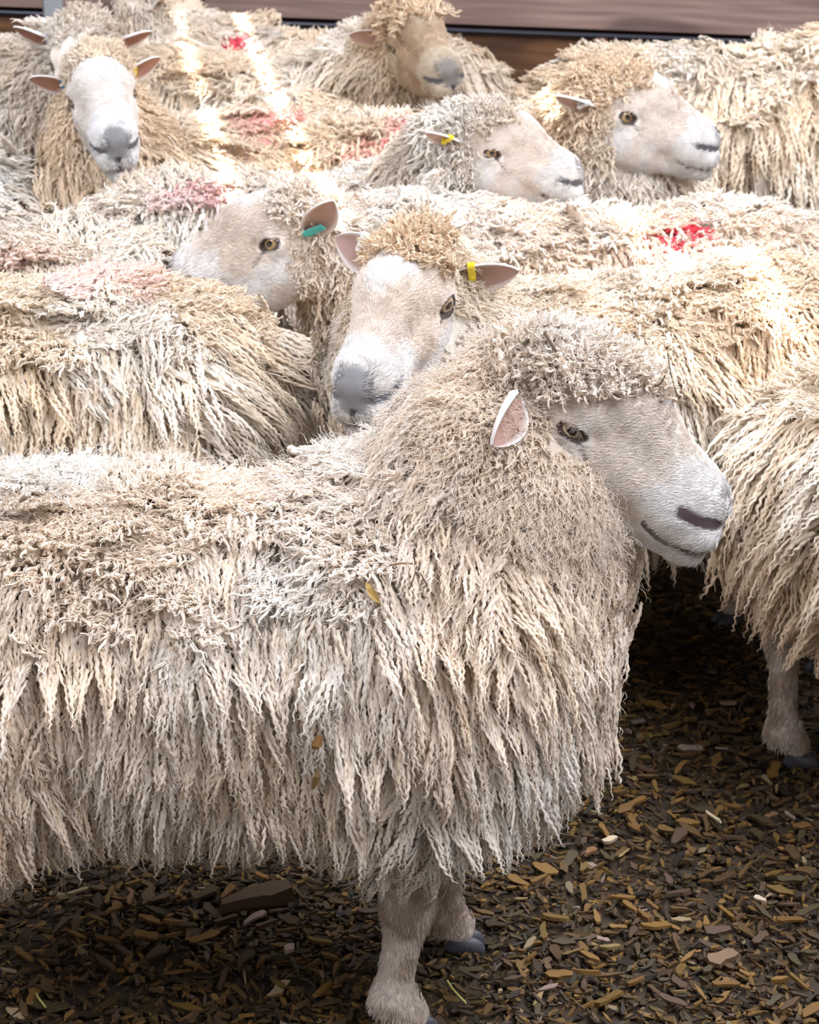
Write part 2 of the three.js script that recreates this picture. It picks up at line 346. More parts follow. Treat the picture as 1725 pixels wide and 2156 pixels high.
function hairTuft(s, len = 0.0085, count = 34) {
  seed(s);
  const t = Tubes();
  for (let k = 0; k < count; k++) {
    const pts = [], l = len * rr(0.6, 1.15), a = rr(0, 6.28), r = Math.sqrt(rnd()) * 0.0068, ox = Math.cos(a) * r, oy = Math.sin(a) * r - 0.003, tx = rr(-0.25, 0.25), j = rr(0.88, 1.08);
    for (let i = 0; i < 4; i++) { const u = i / 3; pts.push(V(ox + tx * l * u, oy + l * u, -0.0008 - r * r * 14 + 0.0016 * Math.sin(u * 2.2))); }
    t.add(pts, [0.00036, 0.00034, 0.00025, 0.00006], 3, 1, 0, 0, [j, j, j]);
  }
  return t.geo();
}
const STAPLES = [0, 1, 2, 3, 4, 5, 6, 7].map((i) => staplePatch(100 + i));
const STAPLES_FLAT = [0, 1, 2, 3].map((i) => staplePatch(120 + i, 86, -1.6));
const FLUFF = [0, 1, 2, 3].map((i) => curlTuft(250 + i, 92, 0.023, 0.048));
const CURLS = [0, 1, 2, 3, 4].map((i) => curlTuft(200 + i));
const FUZZ = [0, 1, 2].map((i) => fuzzTuft(300 + i));
const HAIRS = [0, 1, 2].map((i) => hairTuft(400 + i));

// gathers instances by shape, then makes one InstancedMesh for each shape
function Scatter() {
  const lists = new Map(), m = new THREE.Matrix4(), X = V(0, 0, 0), Y = V(0, 0, 0), Z = V(0, 0, 0);
  return {
    count: 0,
    put(geo, p, dir, out, sx, sy, sz, c) {
      Y.copy(dir).normalize(); X.crossVectors(Y, out);
      if (X.lengthSq() < 1e-6) X.set(1, 0, 0).cross(Y);
      X.normalize(); Z.crossVectors(X, Y);
      if (!lists.has(geo)) lists.set(geo, { m: [], c: [] });
      const l = lists.get(geo);
      l.m.push(X.x * sx, X.y * sx, X.z * sx, 0, Y.x * sy, Y.y * sy, Y.z * sy, 0, Z.x * sz, Z.y * sz, Z.z * sz, 0, p.x, p.y, p.z, 1);
      l.c.push(c[0], c[1], c[2]); this.count++;
    },
    build(name, mat, parent) {
      for (const [geo, l] of lists) {
        const n = l.c.length / 3, im = new THREE.InstancedMesh(geo, mat, n);
        im.instanceMatrix.array.set(l.m); im.instanceColor = new THREE.InstancedBufferAttribute(new Float32Array(l.c), 3);
        im.name = name; im.userData.kind = 'stuff'; shade(im); parent.add(im);
      }
    },
  };
}
// picks points spread over a mesh no closer than gap(position, normal) to one another (0: no point here) and calls use(position, normal)
function spreadOver(geo, least, gapAt, use) {
  const p = geo.attributes.position, n = geo.attributes.normal, ix = geo.index.array, a = V(0, 0, 0), b = V(0, 0, 0), c = V(0, 0, 0), q = V(0, 0, 0), w = V(0, 0, 0), tries = [];
  const most = 5.5 / (least * least);
  let debt = 0;
  for (let i = 0; i < ix.length; i += 3) {
    a.fromBufferAttribute(p, ix[i]); b.fromBufferAttribute(p, ix[i + 1]); c.fromBufferAttribute(p, ix[i + 2]);
    debt += q.subVectors(b, a).cross(w.subVectors(c, a)).length() / 2 * most;
    while (debt > 0) { debt -= -Math.log(1 - rnd() * 0.9999); tries.push(i, rnd(), rnd(), rnd()); }
  }
  const count = tries.length / 4, order = new Uint32Array(count); for (let i = 0; i < count; i++) order[i] = i;
  for (let i = count - 1; i > 0; i--) { const j = (rnd() * (i + 1)) | 0, t = order[i]; order[i] = order[j]; order[j] = t; }
  const cells = new Map(), C = least * 2, key = (x, y, z) => (x + 512) * 1048576 + (y + 512) * 1024 + (z + 512), na = V(0, 0, 0), nb = V(0, 0, 0), nc = V(0, 0, 0), P = V(0, 0, 0), N = V(0, 0, 0);
  for (const o of order) {
    const i = tries[o * 4]; let u = tries[o * 4 + 1], v = tries[o * 4 + 2]; if (u + v > 1) { u = 1 - u; v = 1 - v; }
    a.fromBufferAttribute(p, ix[i]); b.fromBufferAttribute(p, ix[i + 1]); c.fromBufferAttribute(p, ix[i + 2]);
    na.fromBufferAttribute(n, ix[i]); nb.fromBufferAttribute(n, ix[i + 1]); nc.fromBufferAttribute(n, ix[i + 2]);
    P.set(0, 0, 0).addScaledVector(a, 1 - u - v).addScaledVector(b, u).addScaledVector(c, v);
    N.set(0, 0, 0).addScaledVector(na, 1 - u - v).addScaledVector(nb, u).addScaledVector(nc, v).normalize();
    const g = gapAt(P, N); if (!g) continue;
    const x = Math.floor(P.x / C), y = Math.floor(P.y / C), z = Math.floor(P.z / C);
    let free = true;
    for (let k = 0; k < 27 && free; k++) { const l = cells.get(key(x + k % 3 - 1, y + ((k / 3) | 0) % 3 - 1, z + ((k / 9) | 0) - 1)); if (l) for (const r of l) if (r.distanceToSquared(P) < g * g) { free = false; break; } }
    if (!free) continue;
    const k = key(x, y, z); if (!cells.has(k)) cells.set(k, []); cells.get(k).push(P.clone());
    use(P.clone(), N.clone());
  }
}

// ------------------------------------------------------------------ sheep's head: x to the muzzle, y up, z to the sheep's side; the origin lies between the eyes
const EYE = [0, 0, 0.0462], EYE_R = 0.0180;
const MOUTH = [[0.127, -0.0595], [0.148, -0.0665], [0.176, -0.0675], [0.196, -0.0625], [0.203, -0.0605]];
const mouthDist = (x, y) => Math.min(segDist(x, y, ...MOUTH[0], ...MOUTH[1]), segDist(x, y, ...MOUTH[1], ...MOUTH[2]), segDist(x, y, ...MOUTH[2], ...MOUTH[3]), segDist(x, y, ...MOUTH[3], ...MOUTH[4]));
const tearDist = (x, y) => Math.min(segDist(x, y, 0.012, -0.004, 0.024, -0.012), segDist(x, y, 0.024, -0.012, 0.042, -0.028));
const EYE_AXIS = V(0.42, 0.08, 1).normalize();
function headShapes(o) {
  const list = [];
  list.push(sphereish(-0.035, 0.018, 0, 0.075, 0.056, 0.055, 0.03));
  list.push(sphereish(0.028, 0.036, 0, 0.062, 0.043, 0.047, 0.04));
  list.push(limb([0.055, 0.032, 0], [0.158, -0.010, 0], 0.040, 0.0315, 0.03));
  list.push(sphereish(0.158, -0.031, 0, 0.046, 0.046, 0.036, 0.03));
  list.push(limb([-0.03, -0.05, 0], [0.05, -0.066, 0], 0.046, 0.036, 0.04));
  list.push(limb([0.05, -0.066, 0], [0.170, -0.070, 0], 0.034, 0.0185, 0.03));
  for (const s of [-1, 1]) {
    list.push(sphereish(0.012, -0.04, s * 0.03, 0.06, 0.046, 0.026, 0.03));
    list.push(limb([0.06, -0.012, s * 0.026], [0.14, -0.036, s * 0.018], 0.022, 0.02, 0.03));
    list.push(sphereish(0.004, 0.021, s * 0.044, 0.028, 0.011, 0.014, 0.018));
    list.push(sphereish(EYE[0], EYE[1], s * EYE[2], 0.0222, 0.0212, 0.0205, 0.012));
    list.push(sphereish(0.182, -0.044, s * 0.0165, 0.0255, 0.021, 0.0185, 0.014));
    list.push(limb([0.162, -0.004, s * 0.020], [0.188, -0.010, s * 0.011], 0.0110, 0.0100, 0.012));
  }
  list.push(sphereish(0.184, -0.0735, 0, 0.021, 0.0155, 0.0205, 0.012));
  // cuts: nostrils, philtrum, mouth, eye openings, tear grooves
  for (const s of [-1, 1]) {
    list.push(cut(limb([0.155, -0.0225, s * 0.0335], [0.176, -0.0245, s * 0.0255], 0.0042, 0.0052, 0.004)));
    list.push(cut(limb([0.176, -0.0245, s * 0.0255], [0.193, -0.0215, s * 0.0125], 0.0052, 0.0046, 0.004)));
    const m = MOUTH, z = [0.0425, 0.039, 0.032, 0.017, 0], r = [0.003, 0.004, 0.0042, 0.004, 0.0035];
    for (let i = 0; i < 4; i++) list.push(cut(limb([m[i][0], m[i][1], s * z[i]], [m[i + 1][0], m[i + 1][1], s * z[i + 1]], r[i], r[i + 1], 0.004)));
    list.push(cut(sphereish(EYE[0] + EYE_AXIS.x * 0.019, EYE[1] - 0.001 + EYE_AXIS.y * 0.019, s * (EYE[2] + EYE_AXIS.z * 0.019), 0.0175, o.open ?? 0.0085, 0.016, 0.004, [0, 0, -0.22])));
    list.push(cut(limb([0.014, -0.005, s * 0.0645], [0.024, -0.012, s * 0.0600], 0.0022, 0.002, 0.004)));
    list.push(cut(limb([0.024, -0.012, s * 0.0600], [0.042, -0.028, s * 0.0545], 0.002, 0.0016, 0.004)));
  }
  list.push(cut(limb([0.2050, -0.037, 0], [0.2085, -0.055, 0], 0.0018, 0.0018, 0.004)));
  return list;
}
const headCache = new Map();
function headGeometry(cell, open) {
  const key = cell + '/' + open;
  if (!headCache.has(key)) headCache.set(key, meshField(fieldOf(headShapes({ open })), [-0.125, -0.115, -0.085], [0.222, 0.095, 0.085], cell));
  return headCache.get(key);
}
function segDist(x, y, ax, ay, bx, by) { const dx = bx - ax, dy = by - ay, t = clamp(((x - ax) * dx + (y - ay) * dy) / (dx * dx + dy * dy), 0, 1); return Math.hypot(x - ax - dx * t, y - ay - dy * t); }
// colour of the short hair and bare skin of the face
function faceColor(pal) {
  return (x, y, z) => {
    const a = Math.abs(z), n1 = noise(x * 22, y * 22, z * 22), n2 = noise(x * 70, y * 70, z * 70);
    let c = mix3(pal.face, pal.tan, clamp(pal.tanAmount * (sstep(-0.35, 0.4, n1 + 0.9 * sstep(0.075, 0.02, Math.hypot((x - 0.045) * 0.7, y - 0.02)) - 0.55 * sstep(0.045, 0.02, Math.hypot(x - 0.012, (y + 0.016) * 0.9)) - 0.5 * sstep(0.09, 0.15, x))) , 0, 1));
    c = mix3(c, [c[0] * 0.8, c[1] * 0.76, c[2] * 0.7], sstep(0.15, 0.6, n2) * 0.4);
    // nose pad and the skin round the nostrils and lips
    const nosePad = sstep(0.172, 0.188, x + n1 * 0.006) * sstep(-0.050, -0.036, y - a * 0.3) * sstep(0.030, 0.016, a);
    const nostril = a > 0.006 ? sstep(0.0125, 0.0045, Math.min(Math.hypot(segDist(x, y, 0.155, -0.0225, 0.176, -0.0245), 0), segDist(x, y, 0.176, -0.0245, 0.195, -0.0205))) : sstep(0.010, 0.005, segDist(x, y, 0.203, -0.036, 0.206, -0.05));
    c = mix3(c, pal.nose, clamp(Math.max(nosePad * pal.noseAmount, nostril), 0, 1));
    const phil = a < 0.0022 && x > 0.19 && y > -0.057 && y < -0.034 ? 1 : 0;
    c = mix3(c, pal.nose, phil * 0.8);
    const mouth = x > 0.115 ? mouthDist(x, y) : 1;
    c = mix3(c, [0.10, 0.075, 0.065], sstep(0.0062, 0.0034, mouth) * 0.95);
    c = mix3(c, pal.lip, sstep(0.016, 0.005, mouth) * 0.35 * sstep(0.13, 0.16, x));
    if (a > 0.03) {
      const e = Math.hypot(x - EYE[0] - 0.007, (y - EYE[1]) * 1.4 * (pal.squint ?? 1));
      c = mix3(c, [0.075, 0.05, 0.04], sstep(0.0212, 0.0175, e) * sstep(0.047, 0.053, a));
      const tear = tearDist(x, y);
      c = mix3(c, [0.085, 0.06, 0.05], sstep(0.0042, 0.0016, tear) * 0.9);
    }
    return c;
  };
}
// an ear: a cupped leaf with thickness. root, long axis a, width axis b (upper edge), hollow side n
function earGeometry(e, pal) {
  const len = e.len ?? 0.1, W = e.width ?? 0.03, cup = e.cup ?? 0.5, nu = 18, nv = 12, pos = [], col = [], idx = [];
  const a = V(...e.a).normalize(), n = V(...e.n); n.addScaledVector(a, -n.dot(a)).normalize(); const b = V(0, 0, 0).crossVectors(n, a).normalize();
  const wid = (s) => W * (s < 0.42 ? lerp(0.48, 1, Math.sin(s / 0.42 * Math.PI / 2)) : Math.pow(Math.max(0, Math.cos((s - 0.42) / 0.58 * Math.PI / 2)), 0.72));
  const mid = (s, w, side) => {
    const h = wid(s), roll = cup * (1 - 0.55 * s), ang = w * roll * 2.1, x = roll < 0.02 ? w * h : Math.sin(ang) / (roll * 2.1) * h, d = roll < 0.02 ? 0 : (1 - Math.cos(ang)) / (roll * 2.1) * h;
    const th = 0.0026 * (1 - 0.5 * w * w) * (1 - s * 0.4) + 0.0006, bend = (e.droop ?? 0) * s * s * len, fold = (e.bend ?? 0) * s * s * len;
    return V(...e.root).addScaledVector(a, len * s).addScaledVector(b, x - bend).addScaledVector(n, d + side * th + fold);
  };
  for (const side of [1, -1]) for (let i = 0; i <= nu; i++) for (let j = 0; j <= nv; j++) {
    const s = i / nu * 0.995, w = j / nv * 2 - 1, p = mid(s, w, side);
    pos.push(p.x, p.y, p.z);
    const edge = sstep(0.72, 0.95, Math.abs(w)), k = noise(p.x * 60, p.y * 60, p.z * 60) * 0.25;
    const c = side > 0 ? mix3(mix3(pal.earIn, pal.earIn.map((q) => q * 0.55), clamp(0.35 + k, 0, 1)), pal.face, edge) : mix3(pal.earOut, pal.tan, clamp(0.2 + k, 0, 1));
    col.push(...c);
  }
  const one = (nu + 1) * (nv + 1), at = (q, i, j) => q * one + i * (nv + 1) + j;
  for (let i = 0; i < nu; i++) for (let j = 0; j < nv; j++) { idx.push(at(0, i, j), at(0, i + 1, j), at(0, i, j + 1), at(0, i + 1, j), at(0, i + 1, j + 1), at(0, i, j + 1)); idx.push(at(1, i, j), at(1, i, j + 1), at(1, i + 1, j), at(1, i + 1, j), at(1, i, j + 1), at(1, i + 1, j + 1)); }
  const strip = (list) => { for (let i = 0; i < list.length - 1; i++) { const [p, q] = list[i], [r, s] = list[i + 1]; idx.push(p, q, r, q, s, r); } };
  strip([...Array(nu + 1).keys()].map((i) => [at(0, i, 0), at(1, i, 0)]));
  strip([...Array(nu + 1).keys()].map((i) => [at(1, i, nv), at(0, i, nv)]));
  strip([...Array(nv + 1).keys()].map((j) => [at(1, nu, j), at(0, nu, j)]));
  const g = new THREE.BufferGeometry();
  g.setAttribute('position', new THREE.Float32BufferAttribute(pos, 3)); g.setIndex(idx); g.computeVertexNormals();
  g.setAttribute('color', new THREE.Float32BufferAttribute(col, 3));
  g.userData = { at: (s, w, side = 0) => mid(s, w, side), a, b, n, wid };
  return g;
}
// the eyeball: amber iris with a wide dark pupil
const eyeCache = new Map();
function eyeGeometry(iris) {
  const key = iris.join();
  if (eyeCache.has(key)) return eyeCache.get(key);
  const g = new THREE.SphereGeometry(EYE_R, 56, 40); g.rotateX(Math.PI / 2);
  paint(g, (x, y, z) => {
    if (z < 0) return [0.3, 0.24, 0.2];
    const p = Math.max(Math.abs(x) / 0.0066, Math.hypot(x * 0.55, y) / 0.0042), r = Math.hypot(x, y), n = noise(Math.atan2(y, x) * 6, r * 300, 2) * 0.3;
    if (p < 1) return [0.006, 0.006, 0.008];
    if (r < 0.0118) return mix3(iris, iris.map((q) => q * 0.35), clamp(sstep(0.0095, 0.0118, r) + n * 0.5 + sstep(1.25, 1.0, p) * 0.5, 0, 1));
    return [0.05, 0.035, 0.03];
  });
  eyeCache.set(key, g);
  return g;
}

// ------------------------------------------------------------------ the sheep
const CAM = camera.position.clone();
// two claws and dew claws of one foot: x forward, the sole at y = 0
const hoofGeo = (() => {
  const s = [];
  for (const q of [-1, 1]) { s.push(sphereish(0.012, 0.016, q * 0.0115, 0.030, 0.017, 0.0100, 0.004)); s.push(limb([0.0, 0.03, q * 0.009], [0.036, 0.010, q * 0.0125], 0.011, 0.0062, 0.008)); }
  const g = meshField(fieldOf(s), [-0.03, 0.0005, -0.03], [0.052, 0.048, 0.03], 0.0028);
  return g;
})();
function bodyShapes(sp, headL, fwdL, upL) {
  const w = sp.wide ?? 1, S = [], torso = [];
  const T = (q) => { S.push(q); torso.push(q); };
  T(sphereish(-0.04, 0.455, 0, 0.40, 0.195, 0.200 * w, 0.05));
  T(sphereish(-0.27, 0.465, 0, 0.205, 0.185, 0.185 * w, 0.08));
  T(sphereish(0.19, 0.455, 0, 0.19, 0.200, 0.182 * w, 0.08));
  T(sphereish(0.275, 0.41, 0, 0.115, 0.155, 0.125 * w, 0.08));
  const nb = headL.clone().addScaledVector(fwdL, -0.082).addScaledVector(upL, -0.008), nt = headL.clone().addScaledVector(fwdL, -0.045).addScaledVector(upL, -0.04);
  const nr = sp.neck ?? 1, n0 = V(0.25, 0.51, 0), m = n0.clone().lerp(nb, 0.55).add(V(0.01, -0.005, 0));
  T(limb(n0.toArray(), m.toArray(), 0.150 * nr, 0.112 * nr, 0.09));
  T(limb(m.toArray(), nb.toArray(), 0.112 * nr, 0.048, 0.045));
  T(limb(V(0.33, 0.42, 0).lerp(nt, 0.45).toArray(), nt.toArray(), 0.08 * nr, 0.038, 0.05));
  T(sphereish(-0.46, 0.46, 0, 0.05, 0.08, 0.05, 0.05));
  for (const q of [-1, 1]) {
    T(limb([-0.30, 0.40, q * 0.11 * w], [-0.31, 0.30, q * 0.12 * w], 0.12, 0.075, 0.06));
    T(limb([0.20, 0.40, q * 0.105 * w], [0.205, 0.335, q * 0.10 * w], 0.10, 0.062, 0.05));
  }
  const feet = sp.feet ?? [[0.22, 0.095], [0.20, -0.095], [-0.34, 0.11], [-0.38, -0.11]];
  feet.forEach(([fx, fz], i) => {
    const q = Math.sign(fz) || 1, front = i < 2, rake = sp.rake?.[i] ?? 0;
    const top = front ? [0.205 + (fx - 0.205) * 0.3, 0.30, q * 0.1 * w] : [-0.31, 0.29, q * 0.115 * w];
    const knee = front ? [lerp(top[0], fx, 0.5) + 0.004, 0.185, lerp(top[2], fz, 0.55)] : [fx - (sp.hock ?? 0.045), 0.205, lerp(top[2], fz, 0.6)];
    const fet = [fx - 0.010, 0.058, fz];
    S.push(limb(top, knee, front ? 0.046 : 0.055, 0.0275, 0.03));
    S.push(sphereish(knee[0], knee[1], knee[2], 0.026, 0.032, 0.025, 0.02));
    S.push(limb(knee, fet, 0.0225, 0.0195, 0.02));
    S.push(sphereish(fet[0], fet[1], fet[2], 0.024, 0.021, 0.0235, 0.016));
    S.push(limb(fet, [fx + 0.012, 0.034, fz], 0.0205, 0.021, 0.016));
    S.push(sphereish(fet[0] - 0.020, fet[1] - 0.006, fz + 0.010, 0.0075, 0.010, 0.006, 0.006));
    S.push(sphereish(fet[0] - 0.020, fet[1] - 0.006, fz - 0.010, 0.0075, 0.010, 0.006, 0.006));
  });
  return { all: S, torso, feet };
}
const hash3 = (i, j, k) => { let h = Math.imul(i, 374761393) + Math.imul(j, 668265263) + Math.imul(k, 2147483647 ^ 0x5bd1e995) | 0; h = Math.imul(h ^ (h >>> 13), 1274126177); return ((h ^ (h >>> 16)) >>> 0) / 4294967296; };
// the nearest tuft centre of a jittered lattice: tufts are tall and narrow, like the staples of a fleece
function tuftAt(p, cx, cy, out) {
  const i0 = Math.floor(p.x / cx), j0 = Math.floor(p.y / cy), k0 = Math.floor(p.z / cx);
  let best = 1e9;
  for (let i = i0 - 1; i <= i0 + 1; i++) for (let j = j0 - 1; j <= j0 + 1; j++) for (let k = k0 - 1; k <= k0 + 1; k++) {
    const x = (i + hash3(i, j, k)) * cx, y = (j + hash3(i + 57, j, k)) * cy, z = (k + hash3(i, j + 91, k)) * cx, d = ((x - p.x) / cx) ** 2 + ((y - p.y) / cy) ** 2 + ((z - p.z) / cx) ** 2;
    if (d < best) { best = d; out.x = x; out.y = y; out.z = z; out.h = hash3(i + 13, j + 7, k + 3); out.g = hash3(i + 3, j + 29, k + 11); }
  }
  out.d = Math.sqrt(best);
  return out;
}
const PAL = { face: [0.95, 0.90, 0.86], tan: [0.90, 0.73, 0.58], tanAmount: 0.6, nose: [0.085, 0.08, 0.085], noseAmount: 0.85, lip: [0.42, 0.34, 0.32], earIn: [0.58, 0.38, 0.32], earOut: [0.76, 0.72, 0.7] };
const WOOL = { base: [0.89, 0.79, 0.695], warm: [0.85, 0.68, 0.515], pale: [0.91, 0.87, 0.825], warmAmount: 0.5 };
const flock = [];
function makeSheep(sp) {
  const root = new THREE.Group();
  root.name = numbered('sheep');
  root.position.set(sp.x, 0, sp.z); root.rotation.y = sp.yaw * RAD; root.scale.setScalar(sp.s ?? 1);
  root.updateMatrixWorld(true);
  scene.add(root);
  tag(root, sp.label, 'sheep', 'sheep in the pen');
  const inv = root.matrixWorld.clone().invert(), toL = (v) => V(...v).applyMatrix4(inv);
  const pal = { ...PAL, ...sp.pal }, wool = { ...WOOL, ...sp.wool }, H = sp.head, sc = sp.s ?? 1;
  // the head's place in the sheep's own axes
  const hm = new THREE.Matrix4().makeRotationFromEuler(new THREE.Euler(0, (H.yaw - sp.yaw) * RAD, 0)).multiply(new THREE.Matrix4().makeRotationZ(-H.pitch * RAD)).multiply(new THREE.Matrix4().makeRotationX((H.roll ?? 0) * RAD));
  const hs = (H.size ?? 1) / sc;
  const headL = toL(H.p); hm.scale(V(hs, hs, hs)); hm.setPosition(headL);
  const fwd = V(1, 0, 0).transformDirection(hm), up = V(0, 1, 0).transformDirection(hm);
  const { all, torso, feet } = bodyShapes(sp, headL, fwd, up);
  const cell = sp.cell ?? 0.013, [lo, hi] = boundsOf(all, 0.03), fAll = fieldOf(all), fTorso = fieldOf(torso);
  const lump = sp.lump ?? 0.012;
  const fBody = (x, y, z) => { const d = fAll(x, y, z); return y < 0.2 || Math.abs(d) > 0.04 ? d : d + (lump * (noise(x * 12, y * 4, z * 12) + 0.35) + 0.006 * noise(x * 42, y * 18, z * 42)) * sstep(0.2, 0.28, y); };
  const body = meshField(fBody, lo, hi, cell);
  seed(sp.id * 977 + 3);
  const o = sp.id * 7.31;
  const woolTone = (x, y, z) => {
    const a = noise(x * 5 + o, y * 5, z * 5), b = noise(x * 14, y * 14 + o, z * 14);
    let c = mix3(wool.base, wool.warm, clamp(wool.warmAmount * sstep(-0.25, 0.45, a + 0.4 * b), 0, 1));
    return mix3(c, wool.pale, sstep(0.05, 0.5, -a + 0.35 * b) * 0.7);
  };
  const legTone = (x, y, z) => {
    const k = noise(x * 40, y * 28, z * 40), d = sstep(0.0, 0.4, k + noise(x * 11, y * 11, z * 11 + o) * 0.8) * (pal.legDirt ?? 0.6);
    return mix3(pal.leg ?? [0.78, 0.66, 0.56], [0.36, 0.23, 0.13], d);
  };
  paint(body, (x, y, z) => {
    if (fTorso(x, y, z) > 0.012 && y < 0.3) {
      return legTone(x, y, z);
    }
    return woolTone(x, y, z);
  });
  const parts = [body];
  const squint = 0.0085 / (sp.open ?? 0.0085), face = faceColor({ ...pal, squint }), hg = headGeometry(sp.headCell ?? 0.0036, sp.open ?? 0.0085), head = hg.clone();
  paint(head, face); head.applyMatrix4(hm); parts.push(head);
  const ears = [];
  for (const s of [1, -1]) {
    const e = s > 0 ? sp.ears?.near ?? {} : sp.ears?.far ?? {}, spec = { root: [-0.060, 0.006, s * 0.047], a: [-0.35, 0.12, s * 1], n: [0.75, -0.4, 0.1 * s], ...e };
    const g = earGeometry(spec, pal);
    ears.push({ g, e, s });
    const m = g.clone(); m.applyMatrix4(hm); parts.push(m);
  }
  const whole = mergeGeometries(parts.map((g) => { const q = new THREE.BufferGeometry(); for (const k of ['position', 'normal', 'color']) q.setAttribute(k, g.attributes[k]); q.setIndex(g.index); return q; }));
  part('body', whole, M.skin, root);
  // eyes with lids' lashes
  for (const s of [1, -1]) {
    const ax = V(EYE_AXIS.x, EYE_AXIS.y, EYE_AXIS.z * s), z = ax, x = V(1, -0.16, 0).addScaledVector(z, -V(1, -0.16, 0).dot(z)).normalize(), y = V(0, 0, 0).crossVectors(z, x);
    const m = new THREE.Matrix4().makeBasis(x, y, z).setPosition(EYE[0], EYE[1], EYE[2] * s), eye = part('eye', eyeGeometry(pal.iris ?? [0.42, 0.27, 0.12]), M.eye, root);
    eye.applyMatrix4(new THREE.Matrix4().multiplyMatrices(hm, m));
    if (sp.lashes) {
      const t = Tubes(); seed(77);
      for (let k = 0; k < sp.lashes; k++) {
        const q = k / (sp.lashes - 1) * 2 - 1, r0 = 0.0205, px = q * 0.0132 - 0.001, py = 0.0072 - q * q * 0.004 - q * 0.001, pz = Math.sqrt(r0 * r0 - px * px - py * py), pts = [], L = rr(0.009, 0.017) * (1 - 0.35 * q * q), lean = rr(-0.003, 0.003);
        for (let i = 0; i < 6; i++) { const u = i / 5; pts.push(V(px + q * 0.005 * u + lean * u, py - L * 0.62 * u - L * 0.1 * u * u, pz + L * (0.55 * u - 0.2 * u * u))); }
        t.add(pts, pts.map((_, i) => 0.00030 * (1 - i / 6)), 3);
      }
      const l = part('eyelashes', t.geo(), M.lash, root); l.applyMatrix4(new THREE.Matrix4().multiplyMatrices(hm, m));
    }
  }
  feet.forEach(([fx, fz]) => { const h = part('hoof', hoofGeo, M.hoof, root); h.position.set(fx + 0.008, 0, fz); h.scale.set(0.86, 0.8, 0.86); });
  // tags that are clipped through the ears
  for (const { g, e, s } of ears) for (const t of e.tags ?? []) {
    const u = g.userData, mat = { yellow: M.tagYellow, white: M.tagWhite, teal: M.tagTeal, blue: M.tagBlue }[t.color];
    let geo;
    if (t.kind === 'tab') {
      const shape = new THREE.Shape(); shape.moveTo(-0.0055, -0.021); shape.lineTo(0.0055, -0.021); shape.lineTo(0.0062, 0.012); shape.absarc(0, 0.015, 0.0062, 0, Math.PI, false); shape.lineTo(-0.0055, -0.021);
      const hole = new THREE.Path(); hole.absarc(0, 0.0155, 0.0022, 0, Math.PI * 2, true); shape.holes.push(hole);
      const plate = new THREE.ExtrudeGeometry(shape, { depth: 0.0022, bevelEnabled: true, bevelSize: 0.0006, bevelThickness: 0.0006, bevelSegments: 1, curveSegments: 10 });
      const stud = new THREE.CylinderGeometry(0.0045, 0.0052, 0.006, 14, 1).rotateX(Math.PI / 2); stud.translate(0, 0.0155, 0.001);
      geo = mergeGeometries([plate, stud.toNonIndexed()]);
    } else {   // a strap folded over the upper edge of the ear
      const path = [], w = 0.010, leg = t.leg ?? 0.022, gap = 0.0042;
      for (let i = 0; i <= 5; i++) path.push([leg * (i / 5 - 1), gap]);
      for (let i = 1; i < 8; i++) { const a = i / 8 * Math.PI; path.push([Math.sin(a) * gap, Math.cos(a) * gap]); }
      for (let i = 0; i <= 5; i++) path.push([-leg * i / 5, -gap]);
      const pos = [], idx = [];
      path.forEach(([y, z], i) => {
        const [y0, z0] = path[Math.max(0, i - 1)], [y1, z1] = path[Math.min(path.length - 1, i + 1)], l = Math.hypot(y1 - y0, z1 - z0), ny = (z1 - z0) / l, nz = -(y1 - y0) / l, th = 0.0011;
        for (const [a, b] of [[-1, -1], [1, -1], [1, 1], [-1, 1]]) pos.push(a * w / 2, y + ny * th * b, z + nz * th * b);
        if (i) for (let c = 0; c < 4; c++) { const p = (i - 1) * 4 + c, q = (i - 1) * 4 + (c + 1) % 4; idx.push(p, q, p + 4, q, q + 4, p + 4); }
      });
      idx.push(0, 2, 1, 0, 3, 2); const L = (path.length - 1) * 4; idx.push(L, L + 1, L + 2, L, L + 2, L + 3);
      geo = new THREE.BufferGeometry(); geo.setAttribute('position', new THREE.Float32BufferAttribute(pos, 3)); geo.setIndex(idx); geo = geo.toNonIndexed(); geo.computeVertexNormals();
      geo = geo.clone(); geo.deleteAttribute('uv');
      const stud = new THREE.CylinderGeometry(0.004, 0.0046, gap * 2 + 0.006, 12).rotateX(Math.PI / 2).toNonIndexed(); stud.deleteAttribute('uv'); stud.translate(0, -leg * 0.82, 0);
      geo = mergeGeometries([geo, stud]);
    }
    const at = u.at(t.s ?? 0.35, t.w ?? 0.8, t.side ?? 0), m4 = new THREE.Matrix4().makeBasis(u.a, u.b.clone().multiplyScalar(t.flip ? -1 : 1), u.n.clone().multiplyScalar(t.flip ? -1 : 1));
    if (t.turn) m4.multiply(new THREE.Matrix4().makeRotationZ(t.turn * RAD));
    m4.setPosition(at);
    const tg = part('ear_tag', geo, mat, root); tg.applyMatrix4(new THREE.Matrix4().multiplyMatrices(hm, m4)); tg.userData.label = `${t.color} plastic ear tag`;
  }
  // ---- fleece
  const S = Scatter(), Fz = Scatter(), P2 = V(0, 0, 0), W = V(0, 0, 0), D = V(0, 0, 0), tuft = {}, nm = new THREE.Matrix3().getNormalMatrix(root.matrixWorld), NW = V(0, 0, 0);
  const marks = (sp.marks ?? []).map((k) => ({ ...k, p: toL(k.p) }));
